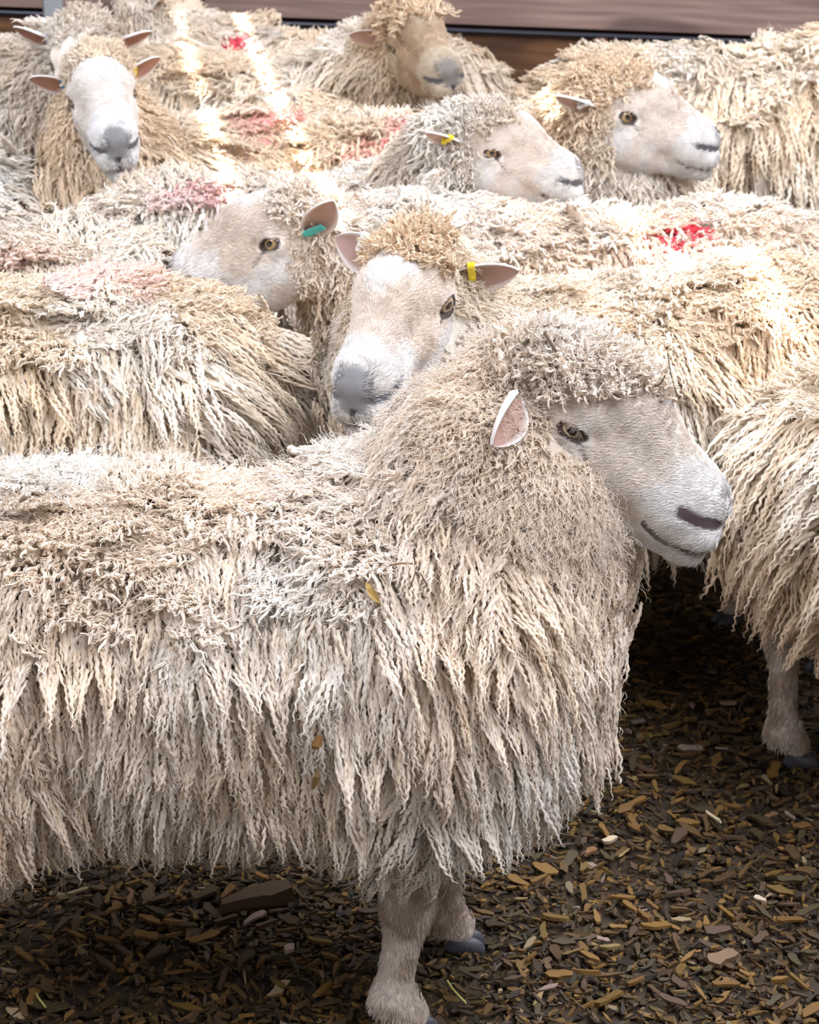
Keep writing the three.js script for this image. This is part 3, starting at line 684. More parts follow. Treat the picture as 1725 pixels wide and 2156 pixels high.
  const colorAt = (p, jit) => {
    let c = woolTone(p.x, p.y, p.z); const j = jit;
    c = [c[0] * j, c[1] * j, c[2] * j];
    for (const k of marks) {
      const d = Math.hypot((p.x - k.p.x) / (k.rx ?? k.r), (p.y - k.p.y) / (k.ry ?? k.r), (p.z - k.p.z) / (k.rz ?? k.r)) + 0.55 * noise(p.x * 30 + 5, p.y * 30, p.z * 30) + rr(-0.18, 0.18);
      c = mix3(c, k.c, sstep(1, 0.55, d) * (k.a ?? 0.9));
    }
    return c;
  };
  const gap = sp.gap ?? 0.053, big = sp.big ?? 1.2, len = sp.len ?? 1, cx = sp.tuft ?? 0.11, cy = cx * 2;
  const seen = (p, n) => {
    W.copy(p).applyMatrix4(root.matrixWorld); NW.copy(n).applyMatrix3(nm).normalize();
    const f = D.copy(CAM).sub(W).normalize().dot(NW);
    return Math.abs(W.x) > 0.26 * Math.abs(W.z) + 0.12 || f < -0.3 || (W.y < 0.3 && sp.id > 2) ? 1.6 : 1;
  };
  const dir = V(0, 0, 0), tmp = V(0, 0, 0), sweep = sp.sweep ?? -0.25;
  const hmInv = hm.clone().invert();
  const topX = sp.topX ?? 0.03, cheekX = sp.cheekX ?? -0.01, tk = sp.topknot ?? 1;
  const fHead = fieldOf(headShapes({}));
  const bareEye = (p) => Math.abs(p.z) > 0.025 && p.x > -0.05 && Math.hypot(p.x - 0.008, (p.y + 0.004) * 1.05) < (sp.eyePatch ?? 0.03);
  const woolly = (p) => {
    if (bareEye(p)) return 0;
    const j = noise(p.x * 40, p.y * 40, p.z * 40) * 0.012;
    if (p.y > 0.047 + 0.5 * Math.min(p.x, 0.04) + Math.max(0, p.x - 0.04) * 0.4 + j && p.x < topX + j && p.y > 0) return 1;
    if (p.x < cheekX && p.y < -0.014 - (p.x + 0.01) * 0.45 + j) return 2;
    return p.x < -0.045 + j ? 3 : 0;
  };
  spreadOver(body, gap * 0.42, (p, n) => {
    if (p.y < 0.3 && fTorso(p.x, p.y, p.z) > 0.02) return 0;
    const q = P2.copy(p).sub(headL); if (q.length() < 0.2 * hs) { const l = q.clone().add(headL).applyMatrix4(hmInv); if (fHead(l.x, l.y, l.z) < 0.014 && !woolly(l)) return 0; if (bareEye(l)) return 0; }
    const near = sstep(0.27, 0.10, q.length());
    return gap * (near > 0.5 ? 0.42 : 1) * (seen(p, n) > 1 ? 1.3 : 1);
  }, (p, n) => {
    const rel = seen(p, n) > 1 ? 1.25 : 1, near = sstep(0.27, 0.10, P2.copy(p).sub(headL).length());
    tuftAt(p, cx, cy, tuft);
    const top = sstep(0.3, 0.95, n.y), neck = Math.max(near, sstep(0.2, 0.42, p.x) * sstep(0.42, 0.56, p.y) * 0.6);
    const gr = tmp.set(0, -1, 0).addScaledVector(n, n.y);   // downhill along the fleece
    if (gr.length() < 0.35) gr.addScaledVector(V(0, 0, Math.sign(p.z) || 1), 0.35);
    gr.normalize();
    if (n.y < -0.1) gr.lerp(V(0, -1, 0), sstep(-0.1, -0.5, n.y)).normalize();
    dir.copy(gr).addScaledVector(n, 0.2 + 0.12 * (tuft.g - 0.5));
    dir.x += sweep * (0.4 + 0.6 * top) - 0.3 * neck + (tuft.h - 0.5) * 0.35;
    dir.x += (tuft.x - p.x) / cx * 0.3; dir.z += (tuft.z - p.z) / cx * 0.3;
    dir.x += rr(-0.16, 0.16); dir.y += rr(-0.1, 0.1); dir.z += rr(-0.16, 0.16);
    const ca = (fAll(p.x + gr.x * 0.06, p.y + gr.y * 0.06, p.z + gr.z * 0.06) + fAll(p.x - gr.x * 0.06, p.y - gr.y * 0.06, p.z - gr.z * 0.06)) / 2, hollow = ca < 0.0035;   // the surface bends in here
    const c = colorAt(p, (0.93 + 0.1 * tuft.h) * rr(0.96, 1.04)), P = V(p.x, p.y, p.z).addScaledVector(n, (hollow ? 0.008 : 0.003) + 0.008 * tuft.g);
    if (near > 0.5) {
      const k = big * 0.85;
      S.put(CURLS[(rnd() * CURLS.length) | 0], P.addScaledVector(n, -0.004), dir.addScaledVector(n, 0.15), n, k * rr(0.95, 1.2), k * rr(0.9, 1.5), k * rr(0.95, 1.2), c);
    } else if (rnd() < sstep(0.2, 0.75, top) + neck * 0.25) {
      if (top > 0.5) { dir.x += rr(-0.9, 0.9); dir.z += rr(-0.9, 0.9); dir.y *= 0.5; }
      const k = big * rel;
      S.put(FLUFF[(rnd() * FLUFF.length) | 0], P.addScaledVector(n, 0.002), dir, n, k * rr(0.95, 1.15), k * rr(0.95, 1.2), k * rr(0.95, 1.2), c);
    } else {
      const k = big * rel * lerp(1, 0.75, neck), hem = lerp(0.45, 1, sstep(0.27, 0.38, p.y));
      const set = hollow ? STAPLES_FLAT : STAPLES;
      S.put(set[(rnd() * set.length) | 0], P, dir, n, k * rr(0.9, 1.1) * (rnd() < 0.5 ? -1 : 1), len * k * hem * lerp(1, 0.8, neck) * rr(0.9, 1.1), k * rr(0.9, 1.15), c);
    }
    if (near > 0.05 && near <= 0.5) S.put(CURLS[(rnd() * CURLS.length) | 0], V(p.x, p.y, p.z).addScaledVector(n, 0.003), dir, n, big * 1.5, big * 1.5, big * 1.2, c);
    if (rel === 1 && rnd() < (sp.fuzz ?? 0.3)) {
      dir.addScaledVector(n, 0.15);
      Fz.put(FUZZ[(rnd() * FUZZ.length) | 0], P.addScaledVector(n, 0.010), dir, n, 1, 1, 1, c);
    }
  });
  // short under-wool close to the skin
  if (sp.under) spreadOver(body, sp.under * 0.9, (p, n) => {
    if ((p.y < 0.3 && fTorso(p.x, p.y, p.z) > 0.02) || seen(p, n) > 1) return 0;
    const q = P2.copy(p).sub(headL); return q.length() < 0.21 * hs ? 0 : sp.under;
  }, (p, n) => {
    dir.set(rr(-0.5, 0.5), -0.8, rr(-0.5, 0.5)).addScaledVector(n, -dir.dot(n)); dir.normalize().addScaledVector(n, 0.12);
    const k = big * 1.2;
    S.put(CURLS[(rnd() * CURLS.length) | 0], V(p.x, p.y, p.z).addScaledVector(n, 0.001), dir, n, k, k * rr(0.9, 1.3), k * 0.8, colorAt(p, rr(0.92, 1.02)));
  });
  // wool of the head: topknot, cheeks and the back of the skull
  spreadOver(hg, (sp.headGap ?? 0.013) * 0.8, (p) => { const w = woolly(p); return w ? (sp.headGap ?? 0.013) * (w === 2 ? 0.85 : 1) : 0; }, (p, n) => {
    const w = woolly(p), P = p.clone().applyMatrix4(hm), N = n.clone().transformDirection(hm), c = colorAt(P, rr(0.92, 1.05));
    dir.set(rr(-0.6, 0.6), w === 1 ? rr(-0.4, 0.4) : rr(-0.9, 0.3), rr(-0.6, 0.6)).addScaledVector(N, w === 1 ? 0.6 : 0.3);
    if (w === 1) dir.addScaledVector(fwd, rr(-0.3, 0.6));
    const k = (w === 1 ? 0.75 * tk : w === 2 ? lerp(0.7, 0.3, sstep(-0.04, Math.max(cheekX, 0), p.x)) : 0.72) * hs;
    if (w === 1) P.addScaledVector(N, rr(0, 0.008) * hs * tk);
    S.put(CURLS[(rnd() * CURLS.length) | 0], P.addScaledVector(N, -0.002), dir, N, k * rr(0.9, 1.3), k * rr(0.7, 1.1), k * rr(0.9, 1.3), c);
    if (rnd() < 0.06) Fz.put(FUZZ[(rnd() * FUZZ.length) | 0], P, dir, N, 0.5, 0.5, 0.5, c);
  });
  S.build('wool', M.wool, root);
  if (Fz.count) Fz.build('wool_fibres', M.fuzz, root);
  // short hair of the face
  if (sp.hair) {
    const Hs = Scatter(), Hd = sp.hair, hk = sp.hairSize ?? 1;
    spreadOver(hg, Hd * 0.9, (p) => {
      if (p.x < -0.06 || woolly(p) === 1) return 0;
      const a = Math.abs(p.z), e = Math.hypot(p.x - 0.002, p.y * 1.3 * squint);
      if (a > 0.035 && (e < 0.0225 || Math.hypot(p.x - 0.014, p.y * 1.3 * squint) < 0.024)) return 0;
      if (p.x > 0.15 && segDist(p.x, p.y, 0.155, -0.0225, 0.195, -0.0215) < 0.0115) return 0;
      if (p.x > 0.188 && a < 0.0045) return 0;
      if (pal.noseAmount > 0.5 && p.x > 0.178 && p.y > -0.044 && a < 0.018) return 0;
      if (p.x > 0.115 && mouthDist(p.x, p.y) < 0.0066) return 0;
      if (a > 0.035 && tearDist(p.x, p.y) < 0.003) return 0;
      if (face(p.x, p.y, p.z)[0] < 0.28) return 0;
      return Hd;
    }, (p, n) => {
      const c = face(p.x, p.y, p.z), j = rr(0.95, 1.06);
      dir.set(-1, -0.45 - (p.y < -0.02 ? 0.4 : 0), 0); dir.addScaledVector(n, -dir.dot(n)); dir.x += rr(-0.15, 0.15); dir.y += rr(-0.2, 0.2); dir.z += rr(-0.15, 0.15); dir.normalize().addScaledVector(n, rr(0.02, 0.10));
      const P = p.clone().applyMatrix4(hm), N = n.clone().transformDirection(hm), Dd = dir.clone().transformDirection(hm), k = hk * hs;
      Hs.put(HAIRS[(rnd() * HAIRS.length) | 0], P, Dd, N, k, k * rr(0.8, 1.2), k, [c[0] * j, c[1] * j, c[2] * j]);
    });
    Hs.build('face_hair', M.hair, root);
  }
  if (sp.legHair) {
    const Ls = Scatter();
    spreadOver(body, 0.0065, (p) => (p.y < 0.3 && p.y > 0.036 && fTorso(p.x, p.y, p.z) > 0.012 ? 0.007 : 0), (p, n) => {
      const c = legTone(p.x, p.y, p.z), j = rr(0.9, 1.1);
      dir.set(-0.15 + rr(-0.2, 0.2), -1, rr(-0.2, 0.2)).addScaledVector(n, rr(0.1, 0.3));
      Ls.put(HAIRS[(rnd() * HAIRS.length) | 0], p, dir, n, 1.2, rr(0.9, 1.3), 1.2, [c[0] * j, c[1] * j, c[2] * j]);
    });
    Ls.build('leg_hair', M.hair, root);
  }
  flock.push({ root, fAll: fBody, inv, id: sp.id });
  return root;
}

// ------------------------------------------------------------------ the flock
const RED = [0.85, 0.05, 0.10], PINK = [0.86, 0.30, 0.36], BLUE = [0.45, 0.72, 0.82];
const warmer = { base: [0.85, 0.735, 0.60], warm: [0.80, 0.61, 0.42], pale: [0.88, 0.82, 0.75], warmAmount: 0.65 }, greyer = { base: [0.81, 0.735, 0.65], warm: [0.74, 0.61, 0.48], pale: [0.84, 0.81, 0.77], warmAmount: 0.55 };
makeSheep({ id: 1, label: 'large cream ewe in front with a long crimped fleece, looking right', x: -0.20, z: -2.29, yaw: 0, cell: 0.008, headCell: 0.0021, open: 0.0062, lashes: 24,
  head: { p: [0.184, 0.742, -2.292], yaw: -14, pitch: 27, roll: -3, size: 1.0 }, neck: 1.12, feet: [[0.190, 0.120], [0.250, -0.065], [-0.34, 0.11], [-0.38, -0.11]],
  gap: 0.0345, big: 0.76, lump: 0.018, under: 0.027, fuzz: 0.8, marks: [{ p: [-0.107, 0.576, -2.07], r: 0.035, c: [0.38, 0.33, 0.29], a: 0.7 }], headGap: 0.011, topX: 0.075, cheekX: 0.1, topknot: 1.1, hair: 0.0052, hairSize: 0.95, eyePatch: 0.034, legHair: true,
  ears: { near: { root: [-0.070, 0.006, 0.074], a: [0.12, -0.50, 0.86], n: [0.75, 0.60, 0.2], len: 0.075, width: 0.032, cup: 0.85 }, far: { a: [-0.1, 0.25, -1], n: [0.9, -0.3, -0.3], len: 0.085, width: 0.027, cup: 0.8 } },
  pal: { iris: [0.26, 0.18, 0.08], nose: [0.10, 0.065, 0.07], noseAmount: 0.3, tanAmount: 0.6, earIn: [0.5, 0.3, 0.24], earOut: [0.82, 0.79, 0.77] } });
makeSheep({ id: 2, label: 'white-faced ewe with a yellow and a white ear tag, looking down left', x: 0.285, z: -3.095, yaw: 204, wool: warmer, wide: 0.82, big: 0.95, gap: 0.044, under: 0.036, headCell: 0.003, open: 0.0098,  // warmer palette puts the shade on this flank into the wool colour
  head: { p: [-0.004, 0.705, -2.87], yaw: 249, pitch: 18, roll: -1, size: 1.04 }, hair: 0.0052, hairSize: 1.2, cheekX: -0.02, topX: 0.015, feet: [[0.10, 0.05], [0.22, -0.095], [-0.34, 0.11], [-0.38, -0.11]],
  ears: { near: { a: [-0.2, 0.3, 1], n: [0.8, 0.35, 0.1], len: 0.085, tags: [{ color: 'white', s: 0.5, w: -0.9, flip: true }] }, far: { a: [-0.3, 0.0, -1], n: [0.8, -0.2, 0], len: 0.085, tags: [{ color: 'yellow', s: 0.28, w: 0.9 }] } },
  pal: { tanAmount: 0.7, nose: [0.13, 0.13, 0.145], iris: [0.5, 0.36, 0.24] } });
makeSheep({ id: 3, label: 'ewe with a bright teal ear tag, looking left over a woolly back', x: 0.30, z: -3.59, yaw: 188, s: 0.97, wide: 0.80, big: 1.05, gap: 0.048, headCell: 0.0033, open: 0.008,
  head: { p: [-0.20, 0.660, -3.345], yaw: 172, pitch: 16, roll: 9, size: 0.98 }, hair: 0.006, hairSize: 1.3, cheekX: -0.02, topX: -0.01, marks: [{ p: [0.43, 0.63, -3.52], rx: 0.042, ry: 0.1, rz: 0.06, c: RED, a: 0.95 }, { p: [0.35, 0.64, -3.47], rx: 0.06, ry: 0.1, rz: 0.07, c: PINK, a: 0.3 }],
  ears: { far: { a: [-0.8, 0.5, -0.75], n: [-0.3, -0.3, -1], len: 0.095, tags: [{ color: 'teal', kind: 'tab', s: 0.2, w: 0.0, side: 4, turn: 65 }] } }, pal: { nose: [0.1, 0.09, 0.1] } });
makeSheep({ id: 4, label: 'thickly fleeced sheep seen from the side, its rump below the teal-tagged head', x: -0.675, z: -2.95, yaw: 188, s: 1.05, wool: warmer, wide: 0.93, big: 0.88, gap: 0.041, under: 0.034,
  head: { p: [-1.10, 0.70, -2.75], yaw: 195, pitch: 25 }, marks: [{ p: [-0.42, 0.68, -3.0], rx: 0.09, ry: 0.1, rz: 0.06, c: PINK, a: 0.2 }] });
makeSheep({ id: 5, label: 'grey-cream back with a faint pink mark behind the large fleece at the left edge', x: -0.80, z: -3.395, yaw: 180, wide: 0.9, wool: greyer,
  head: { p: [-1.30, 0.72, -3.30], yaw: 180, pitch: 25 }, marks: [{ p: [-0.64, 0.66, -3.30], r: 0.075, c: PINK, a: 0.22 }] });
makeSheep({ id: 6, label: 'young sheep with yellow ear tags, looking right, smaller of the two heads in profile', x: -0.17, z: -3.855, yaw: 3, s: 0.96, wide: 0.85, wool: greyer, headCell: 0.0033, open: 0.0075,
  head: { p: [0.131, 0.736, -3.67], yaw: 2, pitch: 14, roll: 0, size: 0.86 }, hair: 0.006, hairSize: 1.3, cheekX: -0.005, topX: 0.03, marks: [{ p: [-0.395, 0.62, -3.80], rx: 0.06, ry: 0.1, rz: 0.05, c: PINK, a: 0.4 }],
  ears: { near: { a: [-0.85, 0.15, 0.55], n: [0.2, -0.8, 0.6], len: 0.09, width: 0.022, tags: [{ color: 'yellow', s: 0.45, w: -0.85, flip: true }] } } });
makeSheep({ id: 7, label: 'sheep with a white ear tag, looking right, larger of the two heads in profile', x: 0.18, z: -4.26, yaw: 8, wide: 0.9, wool: warmer, headCell: 0.0033, open: 0.0085,
  head: { p: [0.395, 0.708, -4.10], yaw: 4, pitch: 14, roll: -1, size: 1.0 }, hair: 0.006, hairSize: 1.3, cheekX: -0.005, topX: 0.03, marks: [{ p: [-0.03, 0.64, -4.12], rx: 0.05, ry: 0.1, rz: 0.04, c: RED, a: 0.7 }, { p: [0.03, 0.64, -4.2], rx: 0.07, ry: 0.1, rz: 0.06, c: PINK, a: 0.5 }],
  ears: { near: { a: [-0.85, 0.1, 0.5], n: [0.2, -0.9, 0.5], len: 0.095, width: 0.024, tags: [{ color: 'white', s: 0.38, w: -0.85, flip: true }] } } });
makeSheep({ id: 8, label: 'white-faced sheep looking at the camera, yellow tag on one ear and blue on the other', x: -0.40, z: -4.44, yaw: -132, s: 0.94, wide: 0.9, wool: warmer, headCell: 0.0033, open: 0.0085,
  head: { p: [-0.591, 0.722, -4.19], yaw: -76, pitch: 13, roll: 7, size: 1.02 }, hair: 0.006, hairSize: 1.3, cheekX: -0.03, topX: 0.005, marks: [{ p: [-0.30, 0.58, -4.45], rx: 0.10, ry: 0.08, rz: 0.09, c: PINK, a: 0.5 }],
  ears: { near: { len: 0.085, tags: [{ color: 'blue', s: 0.2, w: -0.6, flip: true }] }, far: { len: 0.085, tags: [{ color: 'yellow', s: 0.25, w: 0.8 }] } }, pal: { face: [0.93, 0.90, 0.88], tanAmount: 0.35, earIn: [0.46, 0.24, 0.17] } });
makeSheep({ id: 9, label: 'sheep peering from behind the white-faced one, a blue tag in its brown ear', x: -1.05, z: -4.95, yaw: -38, wide: 0.92, wool: greyer, headCell: 0.0036,
  head: { p: [-0.661, 0.735, -4.45], yaw: -84, pitch: 24, roll: -3, size: 1.05 }, cheekX: -0.03, topX: 0.03, marks: [{ p: [-0.98, 0.64, -4.9], r: 0.17, c: BLUE, a: 0.55 }],
  ears: { near: { len: 0.095, tags: [{ color: 'blue', s: 0.2, w: -0.6, flip: true }] }, far: { len: 0.09 } }, pal: { earIn: [0.40, 0.20, 0.14] } });
makeSheep({ id: 10, label: 'curly-topped tan-faced sheep standing by the boards, looking down to the right', x: -0.37, z: -5.08, yaw: -20, s: 0.96, wide: 0.9, wool: warmer, headCell: 0.0036, open: 0.008,
  head: { p: [0.012, 0.735, -4.70], yaw: -68, pitch: 8, roll: 9, size: 0.98 }, cheekX: -0.015, topX: 0.055, topknot: 1.5, eyePatch: 0.026, hair: 0.007, hairSize: 1.4,
  ears: { near: { len: 0.08 }, far: { len: 0.07 } }, pal: { face: [0.72, 0.60, 0.45], tanAmount: 0.8, tan: [0.55, 0.38, 0.24] } });
makeSheep({ id: 11, label: 'sunlit sheep by the back boards with a red spot on its shoulder', x: -0.22, z: -5.50, yaw: 176, s: 0.92, wide: 0.9, wool: warmer, headCell: 0.0036,
  head: { p: [-0.60, 0.68, -5.44], yaw: 28, pitch: 26, size: 0.85 }, marks: [{ p: [-0.44, 0.60, -5.36], rx: 0.04, ry: 0.08, rz: 0.08, c: RED, a: 0.95 }], pal: { face: [0.80, 0.66, 0.52] } });
makeSheep({ id: 12, label: 'big tan fleece along the back wall at the upper right', x: 0.72, z: -4.98, yaw: 4, s: 1.0, wool: warmer, big: 1.3, gap: 0.058,
  head: { p: [1.30, 0.78, -4.9], yaw: 0, pitch: 25 } });
makeSheep({ id: 13, label: 'pale fleece at the right edge behind the sunlit stripe', x: 1.24, z: -3.70, yaw: -2, wool: { warmAmount: 0.3 },
  head: { p: [1.55, 0.76, -3.6], yaw: 0, pitch: 25 } });
makeSheep({ id: 14, label: 'sheep at the right edge standing with its rump and muddy hind leg in view', x: 0.965, z: -2.765, yaw: -6, wool: warmer, big: 1.0, gap: 0.046, under: 0.036, hock: 0.015, legHair: true,
  head: { p: [1.40, 0.76, -2.72], yaw: -10, pitch: 25 }, marks: [{ p: [0.44, 0.52, -2.80], rx: 0.05, ry: 0.045, rz: 0.06, c: [0.06, 0.055, 0.02], a: 0.95 }], feet: [[0.22, 0.095], [0.20, -0.095], [-0.415, -0.03], [-0.27, 0.10]] });
makeSheep({ id: 15, label: 'smooth whitish rump at the left edge below a blue mark', x: -1.16, z: -3.80, yaw: 178, wide: 0.9, wool: { base: [0.88, 0.83, 0.77], warmAmount: 0.25 },
  head: { p: [-1.55, 0.74, -3.7], yaw: 180, pitch: 25 } });
makeSheep({ id: 16, label: 'grey sheep with a pale blue mark, behind the whitish rump at the left edge', x: -1.25, z: -4.22, yaw: 178, wide: 0.9, wool: greyer,
  head: { p: [-1.65, 0.74, -4.2], yaw: 180, pitch: 25 }, marks: [{ p: [-0.82, 0.5, -4.08], r: 0.1, c: BLUE, a: 0.25 }] });

// ------------------------------------------------------------------ wood chips of the bedding
function chipGeometry(s) {
  seed(s);
  // a split chip: an uneven flat bar of unit length along x, with torn ends
  const n = 5, pos = [], idx = [], top = [], bot = [], bow = rr(-0.12, 0.16), tw = rr(-0.2, 0.2);
  for (let i = 0; i < n; i++) {
    const u = i / (n - 1) - 0.5 + (i % (n - 1) ? rr(-0.06, 0.06) : 0), w = 0.5 * (1 - Math.pow(Math.abs(u) * 2, 4) * rr(0.0, 0.8)) * rr(0.6, 1.15), z0 = rr(-0.08, 0.08), y = bow * (0.25 - u * u) * 2, q = tw * u;
    top.push([u + rr(-0.09, 0.09), y + 0.5 + q, z0 - w], [u + rr(-0.09, 0.09), y + 0.5 - q, z0 + w]);
    bot.push([u, y - 0.5 + q, z0 - w * 0.9], [u, y - 0.5 - q, z0 + w * 0.9]);
  }
  const all = [...top, ...bot], B = n * 2, tri = (a, b, c) => { for (const k of [a, b, c]) pos.push(...all[k]); };
  for (let i = 0; i < n - 1; i++) {
    const a = i * 2, b = a + 1, c = a + 2, d = a + 3;
    tri(a, b, c); tri(b, d, c); tri(B + a, B + c, B + b); tri(B + b, B + c, B + d);
    tri(a, c, B + a); tri(c, B + c, B + a); tri(b, B + b, d); tri(d, B + b, B + d);
  }
  tri(0, B, 1); tri(1, B, B + 1); const e = n * 2 - 2; tri(e, e + 1, B + e); tri(e + 1, B + e + 1, B + e);
  const g = new THREE.BufferGeometry(); g.setAttribute('position', new THREE.Float32BufferAttribute(pos, 3)); g.computeVertexNormals();
  return g;
}
const CHIPS = [0, 1, 2, 3, 4, 5, 6].map((i) => chipGeometry(700 + i));
const CHIP_TONES = [[0.10, 0.050, 0.016], [0.15, 0.076, 0.022], [0.21, 0.112, 0.030], [0.31, 0.152, 0.030], [0.40, 0.20, 0.038], [0.17, 0.095, 0.05], [0.12, 0.080, 0.026], [0.29, 0.16, 0.028]];
const PALE_TONES = [[0.56, 0.40, 0.22], [0.50, 0.33, 0.12], [0.52, 0.36, 0.27], [0.44, 0.22, 0.09]];
M.chip = new THREE.MeshStandardMaterial({ name: 'wood_chip', color: 0xffffff, roughness: 0.75 });
{
  seed(4242);
  const bed = new THREE.Group(); bed.name = 'wood_chip_bedding'; scene.add(bed);
  tag(bed, 'loose dark brown wood chip bedding covering the pen floor', 'bedding', null, 'stuff');
  const lists = CHIPS.map(() => ({ m: [], c: [] })), q = new THREE.Quaternion(), m = new THREE.Matrix4(), e = new THREE.Euler();
  const lay = (x, z, l, w, h, y, c) => {
    const i = (rnd() * CHIPS.length) | 0;
    q.setFromEuler(e.set(rr(-0.45, 0.45), rr(0, 6.28), rr(-0.35, 0.35), 'YXZ'));
    m.compose(V(x, y, z), q, V(l, h, w)); lists[i].m.push(...m.elements); lists[i].c.push(...c);
  };
  for (let k = 0; k < 36000; k++) {
    const x = rr(-0.85, 0.9), z = -1.9 - Math.pow(rnd(), 1.25) * 1.6, l = rr(0.005, 0.024) * (rnd() < 0.1 ? 1.5 : 1), w = l * rr(0.16, 0.5), t = rnd() < 0.05 ? PALE_TONES[(rnd() * 4) | 0] : CHIP_TONES[(rnd() * 8) | 0], j = rr(0.12, 0.6);
    lay(x, z, l, w, rr(0.0015, 0.004), rr(0.0, 0.013), t.map((v) => v * j));
  }
  for (let k = 0; k < 7000; k++) { const x = rr(-1.6, 1.6), z = rr(-5.8, -3.3), l = rr(0.015, 0.045), t = CHIP_TONES[(rnd() * 8) | 0].map((v) => v * 0.6); lay(x, z, l, l * rr(0.2, 0.5), 0.004, rr(0, 0.012), t); }
  lists.forEach((l, i) => {
    const im = new THREE.InstancedMesh(CHIPS[i], M.chip, l.c.length / 3);
    im.instanceMatrix.array.set(l.m); im.instanceColor = new THREE.InstancedBufferAttribute(new Float32Array(l.c), 3);
    im.name = 'loose_chips'; im.userData.kind = 'stuff'; shade(im); bed.add(im);
  });
}
// the larger chips that lie on top, one by one
const toneNames = ['dark brown', 'mid brown', 'orange-brown', 'bright orange-brown', 'greyish brown', 'olive brown', 'golden brown', 'pale tan', 'pale yellow', 'pinkish pale', 'rusty orange'];
const chipMats = [...CHIP_TONES.slice(1), ...PALE_TONES].map((c) => new THREE.MeshStandardMaterial({ color: new THREE.Color().setRGB(...c.map((v) => v * 0.5)), roughness: 0.7 }));
{
  seed(9091);
  const zones = [[[0.254, -2.717], [0.312, -2.917], [0.359, -3.05], [0.53, -3.05], [0.511, -2.858], [0.58, -2.8], [0.485, -2.205], [0.118, -2.205], [0.13, -2.55], [0.20, -2.65]], [[-0.53, -2.50], [-0.2, -2.50], [-0.09, -2.44], [-0.075, -2.205], [-0.485, -2.205]]];
  const inside = (x, z, p) => { let r = false; for (let i = 0, j = p.length - 1; i < p.length; j = i++) if ((p[i][1] > z) !== (p[j][1] > z) && x < (p[j][0] - p[i][0]) * (z - p[i][1]) / (p[j][1] - p[i][1]) + p[i][0]) r = !r; return r; };
  const taken = [];
  for (let k = 0, tries = 0; k < 290 && tries < 60000; tries++) {
    const x = rr(-0.55, 0.6), z = rr(-3.05, -2.2);
    if (!zones.some((p) => inside(x, z, p)) || taken.some(([a, b]) => Math.hypot(a - x, b - z) < 0.019)) continue;
    taken.push([x, z]);
    const l = rr(0.015, 0.040), ti = (rnd() * (rnd() < 0.16 ? chipMats.length : 7)) | 0, m = shade(new THREE.Mesh(CHIPS[(rnd() * CHIPS.length) | 0], chipMats[ti])), wr = rr(0.14, 0.5);
    m.name = numbered('wood_chip'); m.scale.set(l, rr(0.002, 0.006), l * wr); m.position.set(x, 0.0155, z); m.rotation.set(rr(-0.3, 0.3), rr(0, 6.28), rr(-0.2, 0.2), 'YXZ');
    tag(m, `${l > 0.028 ? 'large' : 'small'} ${wr < 0.28 ? 'narrow' : 'broad'} ${toneNames[ti]} wood chip ${x < 0 ? 'under the front ewe left of her forelegs' : z < -2.7 ? 'in the gap before the hind leg at right' : x < 0.3 ? 'in the foreground right of her forelegs' : 'in the right foreground bedding'}`, 'wood chip', 'wood chips on top of the bedding');
    scene.add(m); k++;
  }
  const single = (name, label, cat, gi, pos, rot, scale, c) => {
    const m = shade(new THREE.Mesh(CHIPS[gi], new THREE.MeshStandardMaterial({ color: new THREE.Color().setRGB(...c), roughness: 0.7 })));
    m.name = numbered(name); m.position.set(...pos); m.rotation.set(...rot, 'YXZ'); m.scale.set(...scale); tag(m, label, cat); scene.add(m);
  };
  single('bark_piece', 'thick dark piece of bark in the shade under the front ewe', 'bark', 2, [-0.20, 0.022, -2.44], [0.05, 0.35, 0.06], [0.105, 0.022, 0.03], [0.085, 0.048, 0.022]);
  single('wood_splinter', 'thin pale splinter slanting on the bedding at the right', 'splinter', 0, [0.423, 0.019, -2.658], [0.05, -1.05, 0.03], [0.036, 0.003, 0.006], [0.66, 0.52, 0.34]);
  single('pale_chip', 'pale broken chip right of the front ewe near her chest', 'wood chip', 4, [0.274, 0.019, -2.596], [0.1, 0.5, 0], [0.022, 0.005, 0.012], [0.58, 0.46, 0.30]);
  single('pale_chip', 'small pale chip near the right edge of the bedding', 'wood chip', 5, [0.456, 0.019, -2.446], [0.1, -0.6, 0], [0.018, 0.004, 0.009], [0.62, 0.47, 0.34]);
  single('pale_chip', 'rounded pinkish grey chip below the front ewe, left of her leg', 'wood chip', 1, [-0.15, 0.019, -2.331], [0.1, 0.9, 0], [0.018, 0.006, 0.013], [0.46, 0.33, 0.28]);
  single('bark_piece', 'rounded dull brown bark piece in the right foreground', 'bark', 6, [0.389, 0.019, -2.31], [0.05, 0.4, 0.05], [0.04, 0.008, 0.024], [0.20, 0.12, 0.065]);
}
